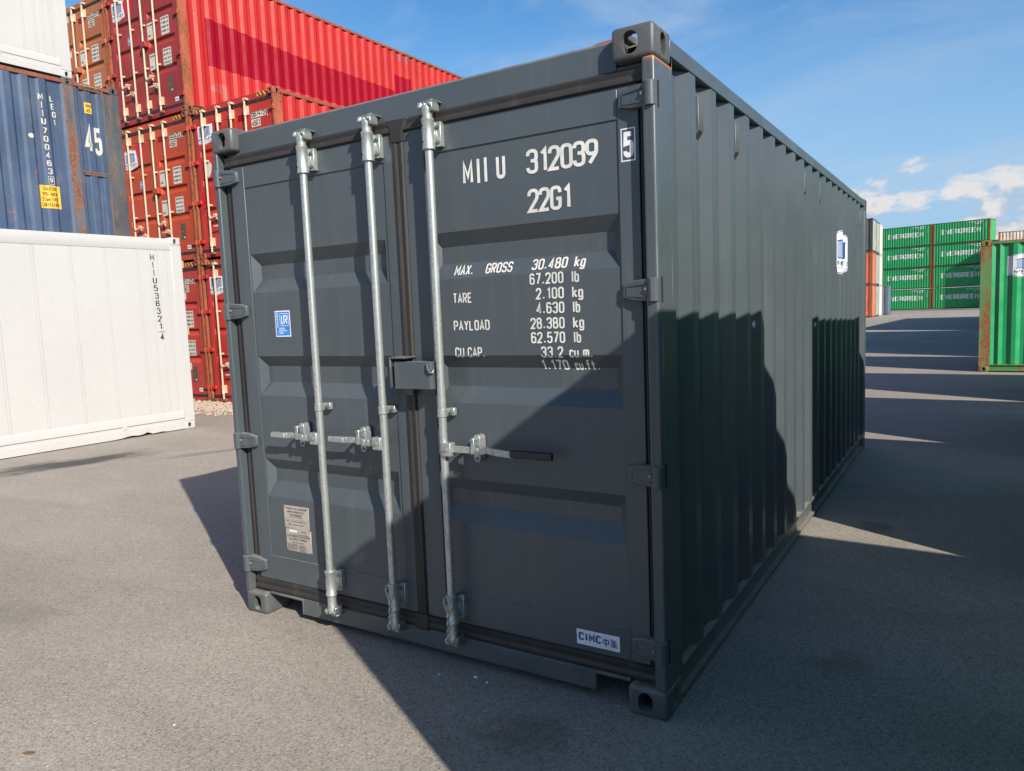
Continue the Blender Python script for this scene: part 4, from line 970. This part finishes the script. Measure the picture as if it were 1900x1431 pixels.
def mark_b3(t, dL, dR, f1, f2, P):
    cuts = [p[0] for p in P]; os_ = on_side(P)
    mb = MB(); poly2d(mb, [(.62, 1.0), (6.36, .98), (6.36, 1.78), (2.9, 1.80), (1.65, 1.88), (.62, 1.93)]); poly2d(mb, [(6.36, .98), (9.3, .98), (9.3, 1.78), (7.10, 1.78), (7.10, 2.21), (6.36, 2.21)])
    decal('painted_over_letters', mb, M['crimson'], t, lambda u, v: os_(u, v, .0012), cuts)
    mb = MB(); rect2d(mb, 6.44, 2.60, 7.12, 2.79); decal('painted_over_number', mb, M['red_maroon'], t, lambda u, v: os_(u, v, .0012), cuts)
    mb = MB(); poly2d(mb, [(.60, .55), (.80, .72), (1.0, .68), (1.06, .5), (1.0, .3), (.9, .28), (.88, .5), (.7, .5)]); decal('old_logo_ghost', mb, M['red_dirty'], t, lambda u, v: os_(u, v, .001), cuts)
def mark_c2(t, dL, dR, f1, f2, P):
    mb = MB(); poly2d(mb, [(.42+.11*math.cos(a)*(1+.15*math.sin(3*a)), 1.72+.15*math.sin(a)*(1+.1*math.cos(4*a))) for a in [i*math.pi/10 for i in range(20)]]); decal('grey_primer_spot', mb, M['panel_white'], dL, on_door(f1, .0014))
    mb = MB()
    for x, z, w, h in ((.70, .42, .06, .07), (.70, .30, .06, .06), (.50, .24, .12, .025), (.36, .74, .015, .09)): rect2d(mb, x, z, x+w, z+h)
    decal('white_label', mb, M['panel_white'], dL, on_door(f1, .0014))
    mb = MB(); poly2d(mb, [(.12, .9), (.25, .88), (.28, 1.25), (.16, 1.3), (.12, 1.2)]); decal('paint_patch', mb, M['redpatch'], dL, on_door(f1, .0014, .0425))
def mark_c1(t, dL, dR, f1, f2, P):
    mb = MB(); poly2d(mb, [(.40, .32), (.74, .36), (.70, .62), (.62, .88), (.38, .90)]); decal('faded_sticker', mb, M['red_dirty'], dL, on_door(f1, .0014))
dia = [(.58, 2.62), (.72, 2.78), (.88, 2.66), (.86, 2.38), (.62, 2.42)]
dia = [(x, z-.12) for x, z in dia]
forty('brownish orange red container numbered 653269, third level, left of the maroon one', (RX-2*W-1.5*GP-.02, RY+.02, RZ0+2*HHC), 'brown_orange', 'brown_orange', '653269')
forty('maroon doored container on the third level with a long bright red side against the sky', red_loc(0, 2), 'red_maroon', 'red_bright', '655289', logo_at=(.36, 2.36), patch=[(x, z-.04) for x, z in dia], lr=(.72, 1.68, 'GL'), extra=mark_b3)
forty('orange red container numbered 655252 under the maroon one, left of the bright red one', red_loc(0, 1), 'red_orange', 'red_orange', '655252', logo_at=(.36, 2.24), patch=[(x, z-.04) for x, z in dia], lr=(.70, 1.68, 'LR'))
forty('red container numbered 687475, second level, its top corner showing over the grey container', red_loc(1, 1), 'red_mid', 'red_bright', '687475', logo_at=(.37, 2.40), extra=mark_c2)
forty('dull red container numbered 581726 on the gravel right behind the big white container', red_loc(0, 0), 'red_dirty', 'red_dirty', '581726')
forty('red container with web sticker and pale cream rod on the gravel behind the grey container', red_loc(1, 0), 'red_mid', 'red_mid', '581740', logo_at=(.37, 2.40), extra=mark_c1, plate=False)
t0, _ = forty('brownish container hidden behind the white and blue ones, carrying its stack', (RX-2*W-1.5*GP-.02, RY+.02, RZ0+HHC), 'brown_orange', 'brown_orange', '', door_vis=False, group='hidden containers carrying the stacks')
t1 = copy_tree(t0); t1.location.z = RZ0

# ------------------------------------------------------------------ white reefers and the blue 45 footer
def local_frame(E, a, s_end, L, z):
    """origin and rotation of a container whose far right corner lies s_end along the line from E with bearing a"""
    d = Vector((math.sin(a), math.cos(a), 0)); n_ = Vector((math.cos(a), -math.sin(a), 0))
    o = Vector((E[0], E[1], 0))+d*(s_end-L)-n_*W; return (o.x, o.y, z), -a
def reefer(label, loc, rz, text=True, dents=True):
    t = empty('refrigerated_container', loc, rz, label, 'container'); L, H = L40, HHC; wh = M['white']; xw = W-.010
    ribs = [L-s for s in (.257, .39, .509, .69, 1.149, 1.60, 2.07, 2.53, 2.99)]+[L-2.99-.46*k for k in range(1, 20)]
    P = [(.17, 0.0)]; 
    for y in sorted(ribs):
        P += [(y-.022, 0.0), (y-.016, .007), (y-.010, .007), (y-.004, -.005), (y+.010, -.005), (y+.016, 0.0)]
    P += [(L-.165, 0.0)]
    part('side_panel', side_sheet(P, xw, .30, 2.70, 1), wh, t, smooth=False, fixn=False)
    part('side_panel', side_sheet([(.17, 0), (L-.165, 0)], .01, .02, H-.1, -1), wh, t, smooth=False, fixn=False)
    part('top_side_rail', MB().extr([(W-.08, H-.022), (W-.004, H-.022), (W-.001, H-.03), (W-.001, 2.715), (W-.008, 2.70), (W-.08, 2.70)], 'y', .168, L-.168), wh, t, .003, 2)
    part('kick_band', MB().extr([(W-.05, .172), (W-.002, .172), (W-.002, .275), (xw-.002, .302), (W-.05, .302)], 'y', .168, L-.168), wh, t, .002, 1)
    # bottom rail with its bent lower lip
    mb = MB(); N_ = 160; y0, y1 = .168, L-.168
    for i in range(N_+1):
        y = y0+(y1-y0)*i/N_; s = L-y; dz = 0.0; dx = 0.0
        if dents and .45 < s < 1.25: w = math.sin((s-.45)/.8*math.pi); dz = w*(.020+.012*math.sin(s*26)+.008*math.sin(s*51)); dx = w*.016*math.sin(s*23)
        for x, z in ((W-.09, .165), (W-.006, .165), (W-.006, .128), (W-.001, .122), (W-.001+dx*.5, .06), (W-.002+dx, .012+dz), (W-.09, .012+dz)): mb.v.append((x, y, z))
    for i in range(N_):
        for k in range(7): a = i*7+k; b = i*7+(k+1) % 7; mb.f.append([a, b, b+7, a+7])
    part('bottom_side_rail', mb, wh, t, ang=25)
    part('rail_stop', MB().box(W-.006, W+.004, L-1.12, L-1.06, .13, .185), wh, t, .002, 1)
    for y0, y1 in ((.001, .166), (L-.166, L-.001)):
        part('corner_post', MB().box(W-.165, W-.0005, y0, y1, .117, H-.117), wh, t, .006, 2); part('corner_post', MB().box(.0005, .165, y0, y1, .117, H-.117), wh, t, .006, 2)
        part('end_panel', MB().box(.16, W-.16, y0+.03, y1-.03, .02, H-.02), wh, t, smooth=False)
    part('roof_panel', MB().box(.02, W-.02, .1, L-.1, H-.06, H-.03), wh, t, smooth=False)
    castings(t, L, H, wh)
    for z in (2.50, 2.02, 1.49, .95, .39): part('hinge', MB().box(W-.09, W-.012, L-.01, L+.034, z-.055, z+.055), M['steel_dark'] if False else M['hinge_tan'], t, .004, 1)
    if text:
        mb = text_mb('MIIU538321', .088, sw=.15, vertical=True, ox=0, oy=0, vstep=1.235, width=.9)
        mb = MB(); z = 2.545
        for ch, y in zip('MIIU538321', [L-.462+.0045*i for i in range(10)]):
            if ch == 'I': rect2d(mb, y-.007, z+.004, y+.007, z+.092)
            else: text_mb(ch, .092, sw=.16, fit=.064, ox=y-.032, oy=z, mb=mb)
            z -= .112
        y = L-.413; rect2d(mb, y-.05, z+.070, y+.05, z+.078); text_mb('4', .095, sw=.17, fit=.062, ox=y-.028, oy=z-.045, mb=mb)
        os_ = on_side(P, xw); decal('lettering', mb, M['black_print'], t, lambda u, v: os_(u, v, .0015), [p[0] for p in P])
    return t
M['hinge_tan'] = plain('hinge_tan', (0.33, 0.27, 0.20), 0.6)
loc, rz = local_frame((-6.80, 4.47), R(2.5), 0.0, L40, 0.0)
reefer('large white refrigerated container on the asphalt at the left edge, number down its side', loc, rz)
E_ = (-9.40, 5.30); EA = R(1.0); LB = 13.716; ZB = 2.835
loc, rz = local_frame(E_, EA, -.762, L40, ZB+HHC)
reefer('white refrigerated container cut by the top left corner, resting on the blue one', loc, rz, text=False, dents=False)
loc, rz = local_frame(E_, EA, -.762, L40, ZB-HHC)
b0 = copy_tree(t0); b0.location = loc; b0.rotation_euler = (0, 0, rz)

loc, rz = local_frame(E_, EA, 0.0, LB, ZB)
blue = empty('shipping_container', loc, rz, 'weathered blue forty-five foot container with rusty posts between the two white ones', 'container')
BL = M['blue']; A = LB-.762
PB = corr_profile(LB, .94, A-.172, first=A-.172-.09, pitch=.225, flat=.085, slope=.035, dep=.03)
PB = corr_profile(LB, .94, A-.172, first=.94+.30, pitch=.262, flat=.10, slope=.040, dep=.032)
part('side_panel', side_sheet(PB, W-.006, .14, HHC-.10, 1), BL, blue, smooth=False, fixn=False)
part('side_panel', side_sheet([(.17, 0), (LB-.17, 0)], .006, .1, HHC-.05, -1), BL, blue, smooth=False, fixn=False)
part('top_side_rail', MB().box(W-.07, W-.002, .94, A-.172, HHC-.098, HHC-.03), M['rust_rail'], blue, .003, 1)
part('bottom_side_rail', MB().box(W-.07, W-.002, .168, LB-.168, .02, .145), M['blue_post'], blue, .003, 1)
part('support_post', MB().box(W-.20, W-.001, A-.172, A-.005, .117, HHC-.117), M['blue_post'], blue, .005, 2)
part('support_post', MB().box(W-.20, W-.001, .77, .94, .117, HHC-.117), M['blue_post'], blue, .005, 2)
PO = [(A-.004, 0), (A+.05, 0), (A+.075, .025), (A+.15, .025), (A+.175, 0), (A+.27, 0), (A+.295, .025), (A+.37, .025), (A+.395, 0), (LB-.29, 0)]
part('overhang_panel', side_sheet(PO, W-.020, .14, HHC-.10, 1), BL, blue, smooth=False, fixn=False)
part('overhang_panel', side_sheet([(.17, 0), (.77, 0)], W-.02, .14, HHC-.10, 1), BL, blue, smooth=False, fixn=False)
part('overhang_bar', MB().box(W-.03, W-.006, A+.03, LB-.30, 1.385, 1.415).box(W-.028, W-.012, A+.06, LB-.32, 1.35, 1.385), M['blue_post'], blue, .002, 1)
part('overhang_bar', MB().box(W-.03, W-.004, A+.01, LB-.28, .33, .36), M['blue_post'], blue, .002, 1)
part('overhang_bar', MB().box(W-.032, W-.008, LB-.300, LB-.270, .145, HHC-.10), M['blue_post'], blue, .002, 1)
part('top_side_rail', MB().box(W-.07, W-.004, A-.005, LB-.168, HHC-.098, HHC-.035), M['rust_rail'], blue, .003, 1)
part('stripe_plate', MB().box(W-.012, W-.001, A+.08, A+.44, HHC-.13, HHC-.06), M['stripes'], blue, smooth=False)
part('corner_post', MB().extr([(W-.165, LB-.001), (W-.001, LB-.001), (W-.001, LB-.14), (W-.03, LB-.16), (W-.03, LB-.27), (W-.165, LB-.27)], 'z', .117, HHC-.117), M['blue_end'], blue, .004, 2)
part('corner_post', MB().box(.001, .165, LB-.166, LB-.001, .117, HHC-.117), M['blue_end'], blue, .004, 1)
for y0 in (.001,): part('corner_post', MB().box(W-.166, W-.001, y0, .166, .117, HHC-.117).box(.001, .166, y0, .166, .117, HHC-.117), M['blue_end'], blue)
part('end_panel', MB().box(.1, W-.1, LB-.10, LB-.04, .03, HHC-.03).box(.1, W-.1, .04, .10, .03, HHC-.03), BL, blue, smooth=False)
part('roof_panel', MB().box(.02, W-.02, .1, LB-.1, HHC-.05, HHC-.03).box(.02, W-.02, .1, LB-.1, .12, .14), BL, blue, smooth=False)
castings(blue, LB, HHC, M['blue_end'], ys=((0, 1), (LB, -1)))
castings(blue, LB, HHC, M['blue_post'], ys=((.762, 1), (A, -1)))
osb = on_side(PB, W-.006); cb = [p[0] for p in PB]
mb = MB(); z = 2.455
for i, ch in enumerate('MIIU7004639'):
    y = LB-1.30+.004*i; 
    if ch == 'I': rect2d(mb, y-.008, z, y+.008, z+.098)
    elif ch == '9': text_mb(ch, .090, sw=.18, fit=.050, ox=y-.025, oy=z-.015, mb=mb)
    else: text_mb(ch, .100, sw=.18, fit=.070, ox=y-.035, oy=z, mb=mb)
    z -= .128 if i != 3 else .150
y = LB-1.26; z += .128
for a, b, c, d_ in ((y-.045, z-.04, y+.045, z-.032), (y-.045, z+.092, y+.045, z+.1), (y-.045, z-.04, y-.038, z+.1), (y+.038, z-.04, y+.045, z+.1)): rect2d(mb, a, b, c, d_)
z = 2.46
for i, ch in enumerate('LEG1'): text_mb(ch, .098, sw=.18, fit=.060 if ch != '1' else .035, ox=LB-1.15+.008*i, oy=z-.125*i, mb=mb)
decal('lettering', mb, M['old_print'], blue, lambda u, v: osb(u, v, .0016), cb)
mb = MB(); rect2d(mb, LB-1.45, .735, LB-1.13, 1.10); decal('caution_sign', mb, M['yellow'], blue, lambda u, v: osb(u, v, .0016), cb)
mb = MB()
for i, (s, w) in enumerate((('CAUTION', .20), ("9'6 HIGH", .23), ('2.5m WIDE', .25), ('CONTAINER', .26))): text_mb(s, .062, sw=.17, fit=w, ox=LB-1.29-w/2, oy=1.015-.085*i, mb=mb)
decal('lettering', mb, M['black_print'], blue, lambda u, v: osb(u, v, .0028), cb)
oso = on_side(PO, W-.020); co = [p[0] for p in PO]
mb = text_mb('4', .48, sw=.17, fit=.125, ox=LB-.635, oy=1.72); text_mb('5', .48, sw=.20, fit=.115, ox=LB-.475, oy=1.70, mb=mb)
decal('lettering', mb, M['old_print'], blue, lambda u, v: oso(u, v, .0016), co)
mb = MB(); rect2d(mb, LB-.60, 2.385, LB-.48, 2.56); decal('yellow_label', mb, M['yellow'], blue, lambda u, v: oso(u, v, .0016), co)
mb = text_mb("9'6", .06, sw=.2, fit=.09, ox=LB-.585, oy=2.475); text_mb('45', .06, sw=.2, fit=.07, ox=LB-.575, oy=2.40, mb=mb); decal('lettering', mb, M['black_print'], blue, lambda u, v: oso(u, v, .003), co)
mb = MB(); poly2d(mb, [(LB-1.50+.045*math.cos(a), 1.86+.035*math.sin(a)) for a in [i*math.pi/6 for i in range(12)]]); decal('cream_spot', mb, M['panel_white'], blue, lambda u, v: osb(u, v, .0016), cb)

# ------------------------------------------------------------------ gravel under the red stacks
rnd = random.Random(3)
gb = MB()
gb.poly([(-15, 6.2, .004), (-6.6, 5.95, .004), (-5.2, 6.4, .004), (-5.2, 20, .004), (-15, 20, .004)])
gv = part('gravel_bed', gb, plain('gravel_dust', (0.22, 0.18, 0.14), .9), smooth=False); gv['kind'] = 'structure'
sm = MB()
for i in range(5200):
    x = rnd.uniform(-10.2, -5.2); y = rnd.uniform(5.45, 7.2)+(.0 if x < -7.5 else .1); 
    if y < 5.9 and rnd.random() < .55: continue
    r = rnd.choice((.010, .014, .018, .024, .03)); b = len(sm.v); a = rnd.uniform(0, 6.28)
    for k in range(4): t = a+k*math.pi/2; sm.v.append((x+r*math.cos(t)*rnd.uniform(.7, 1.2), y+r*math.sin(t)*rnd.uniform(.7, 1.2), .006+r*rnd.uniform(.1, .4)))
    sm.v.append((x, y, .008+r*rnd.uniform(.7, 1.2))); sm.v.append((x, y, -.01))
    for k in range(4): j = (k+1) % 4; sm.f.append([b+k, b+j, b+4]); sm.f.append([b+j, b+k, b+5])
gs = part('gravel', sm, plain('gravel_stone', (0.34, 0.28, 0.22), .85), smooth=False); gs['kind'] = 'stuff'; gs['label'] = 'strip of tan gravel under the red container stacks'

# ------------------------------------------------------------------ simple twenty footers for the far stacks and the row at the right
def twenty(label, body, side, rail, post, loc=(0, 0, 0), rz=0.0, group=None, front='corr', first=.50, cast=None, H=H20, bevel=.004):
    t = empty('shipping_container', loc, rz, label, 'container', group)
    m = MT(side, rail, post, cast or post)
    P = shell(t, L20, H, m, first=first, detail=False, bevel=bevel, far_end=True)
    PE = corr_profile(W, .06, W-.06, .45, dep=.045, pitch=.29)
    part('front_panel', end_sheet(PE, .012, .12, H-.1, -1), M[body], t, smooth=False, fixn=False)
    part('front_rail', MB().box(.16, W-.16, .004, .08, H-.11, H-.02).box(.16, W-.16, .004, .10, .02, .13), M[rail], t, bevel, 1)
    return t, P
# green box at the right, long side towards us
GA = R(-5.0)
def row_frame(x, y, a=R(-2.9), z=0.0):
    """container lying with its length to the right; (x,y) is the near left bottom corner of its long side"""
    return (x-math.sin(a)*W*1.0, y+math.cos(a)*W, z), a-math.pi/2
loc, rz = row_frame(3.49, 14.93, GA)
gr, PG = twenty('bright green container with rusty corner post and web sticker at the right edge', 'green', 'green', 'green_rail', 'green_post', loc, rz, first=.325)
gr.children
osg = on_side(PG); logo(gr, .79, 2.08, .64, .40, osg, [p[0] for p in PG])
# row beyond the right edge of the picture: only their shadows are seen
LBL = 'green container in the row beyond the right edge, shading the asphalt'
proto, _ = twenty(LBL, 'green', 'green', 'green_rail', 'green_post', (0, 0, 0), 0, 'containers beyond the right edge casting the bands of shade')
spots = [(-1.69, 0), (2.24, 0), (5.98, 0), (10.10, 0)]
for k in range(5): spots += [(18.4+2.46*k, 0), (18.4+2.46*k, 1)]
for k in range(8): spots += [(33.1+2.46*k, 0), (33.1+2.46*k, 1)]
for i, (y, lv) in enumerate(spots):
    o = proto if i == 0 else copy_tree(proto)
    x = 3.85+.05*y+(-.01 if i == 0 else 0)
    l_, r_ = row_frame(x, y, R(-2.5), gz(x, y)+lv*H20); o.location = l_; o.rotation_euler = (0, 0, r_)

# evergreen stacks
a = -.237; B = Vector((-1.12, 103.07, 0)); dd = Vector((math.cos(a), math.sin(a), 0)); nn = Vector((math.sin(a), -math.cos(a), 0))
BOLD = {'E': 0, 'V': 0, 'R': 0, 'G': 0, 'N': 0}
ZG = -.324
def evergreen(label, sshift, lv, tx0, tx1, sy=0.0):
    o = B+dd*sshift-nn*W
    t, P = twenty(label, 'green_far', 'green_far', 'green_far_rail', 'rust_post', (o.x, o.y, ZG+lv*(H20+.012)), math.atan2(nn.y, nn.x), None, cast='green_far_rail', bevel=0)
    os_ = on_side(P); mb = text_mb('EVERGREEN', .60, sw=.22, fit=tx1-tx0, ox=tx0, oy=1.14, width=1.5, track=.20)
    decal('lettering', mb, M['white_print'], t, lambda u, v: os_(u, v, .004), [p[0] for p in P])
    mb = text_mb('EISU 390', .13, sw=.2, fit=1.55, ox=3.75, oy=2.28); text_mb('22G1', .13, sw=.2, fit=.6, ox=4.5, oy=2.08, mb=mb)
    for i in range(4): rect2d(mb, 5.55, 1.55+.14*i, 5.60, 1.62+.14*i)
    decal('lettering', mb, M['white_print'], t, lambda u, v: os_(u, v, .004), [p[0] for p in P]); return t
names = ['bottom', 'second lowest', 'second highest', 'topmost']
for lv in range(4):
    evergreen('green container with big white letters, %s of the left stack across the yard' % names[lv], -6.058-.06, lv, .95, 5.05)
    evergreen('green container with big white letters, %s of the right stack across the yard' % names[lv], .03, lv, .95, 5.05)
# stack standing in front of them to the right, which shades the right stack
SH = Vector((1.378, -0.765, 0)).normalized(); C0 = Vector((.29, 102.73, 0))+SH*5.0+Vector((-SH.y, SH.x, 0))*W
for lv in range(3):
    c = copy_tree(proto); c['label'] = 'green container of the stack hidden behind the near green container'; c['group'] = 'containers hidden behind the near green one'
    c.location = (C0.x, C0.y, ZG+lv*H20); c.rotation_euler = (0, 0, math.atan2(-SH.x, SH.y))
# pale stack behind the near green container
l_, r_ = row_frame(3.41+.021*91.6, 89.0, R(-1.5))
lb3 = ('bottom', 'middle', 'top')
pale = None
for lv in range(3):
    if pale is None: pale, PP = twenty('x', 'pale_cont', 'pale_cont', 'green_far_rail', 'rust_post', l_, r_, bevel=0)
    else: pale = copy_tree(pale)
    pale.location = (l_[0], l_[1], gz(5, 89)+lv*H20+.02)
    pale['label'] = 'pale cream rusty container, %s of its stack, showing over the near green one' % lb3[lv] if lv == 2 else 'pale cream container under the %s of the stack behind the near green one' % ('middle one' if lv == 0 else 'top one')
# small stacks at the end of the grey container
def small(label, body, side, x, y, lv, rail='rust_rail', post='rust_post'):
    return twenty(label, side, body, rail, post, (x, y, gz(x, y)+lv*H20), math.pi/2, None, bevel=0)
SXX = -3.48
small('faded orange container, bottom of the narrow stack beside the grey container', 'orange', 'orange_side', SXX, 62.7, 0)
small('faded orange container, middle of the narrow stack beside the grey container', 'orange', 'orange_side', SXX, 62.7, 1)
small('black container on top of the two orange ones beside the grey container', 'black_cont', 'grey_side', SXX, 62.7, 2, 'black_cont', 'black_cont')
for lv in range(3): small(('grey green container at the bottom, right behind the lower orange one', 'grey green container in the middle, right behind the upper orange one', 'grey green container at the top, right behind the black one')[lv], 'grey_side', 'grey_side', SXX, 65.2, lv, 'black_cont', 'black_cont')
for lv in range(3): small(('worn white container at the bottom of the pale stack left of the green letters', 'worn white container in the middle of the pale stack left of the green letters', 'worn white container on top of the pale stack left of the green letters')[lv], 'white_worn', 'white_worn', SXX, 67.7, lv, 'white_worn', 'white_worn')
small('single slate blue container on the ground in front of the green lettered stack', 'slate_cont', 'slate_cont', SXX+.45, 70.3, 0, 'slate_cont', 'slate_cont').__len__()

# ------------------------------------------------------------------ litter
def scrap(name, label, x, y, r, mat, n=5, flat=.35, seed=1, cat='litter', stretch=1.0, rot=0.0):
    q = random.Random(seed); mb = MB(); m_ = []
    for k in range(n*2): t = math.pi*k/n; rr_ = r*q.uniform(.6, 1.1); px, py = rr_*math.cos(t)*stretch, rr_*math.sin(t); m_.append((px*math.cos(rot)-py*math.sin(rot), px*math.sin(rot)+py*math.cos(rot)))
    for px, py in m_: mb.v.append((px, py, .001))
    for px, py in m_: mb.v.append((px*.7, py*.7, r*flat*q.uniform(.5, 1)))
    N_ = len(m_)
    for i in range(N_): j = (i+1) % N_; mb.f.append([i, j, N_+j, N_+i])
    mb.f.append([N_+i for i in range(N_)]); mb.f.append(list(range(N_))[::-1])
    o = part(name, mb, mat, None, smooth=False); o.location = (x, y, .0005); o['label'] = label; o['category'] = cat; return o
scrap('plastic_scrap', 'white plastic scrap on the asphalt below the door sill, left of its twin', 1.575, -.045, .010, M['sticker_white'], 4, .9, 2)
scrap('plastic_scrap', 'white plastic scrap on the asphalt below the door sill, right of its twin', 1.645, -.06, .009, M['sticker_white'], 4, .8, 4)
scrap('plastic_scrap', 'tiny white crumb on the shaded asphalt under the right lock rod', 1.415, -.10, .006, M['sticker_white'], 3, .8, 6)
scrap('dead_leaf', 'small brown dead leaf on the sunlit asphalt near the bottom left corner', .386, -1.314, .013, plain('dead_leaf', (0.14, 0.08, 0.04), .8), 5, .25, 5, 'leaf', 2.2, .5)
scrap('pale_pebble', 'single pale pebble on the sunlit asphalt near the bottom edge', .713, -.925, .006, plain('pale_stone', (0.6, 0.56, 0.48), .8), 4, .6, 8, 'pebble')
bpy.context.view_layer.update()
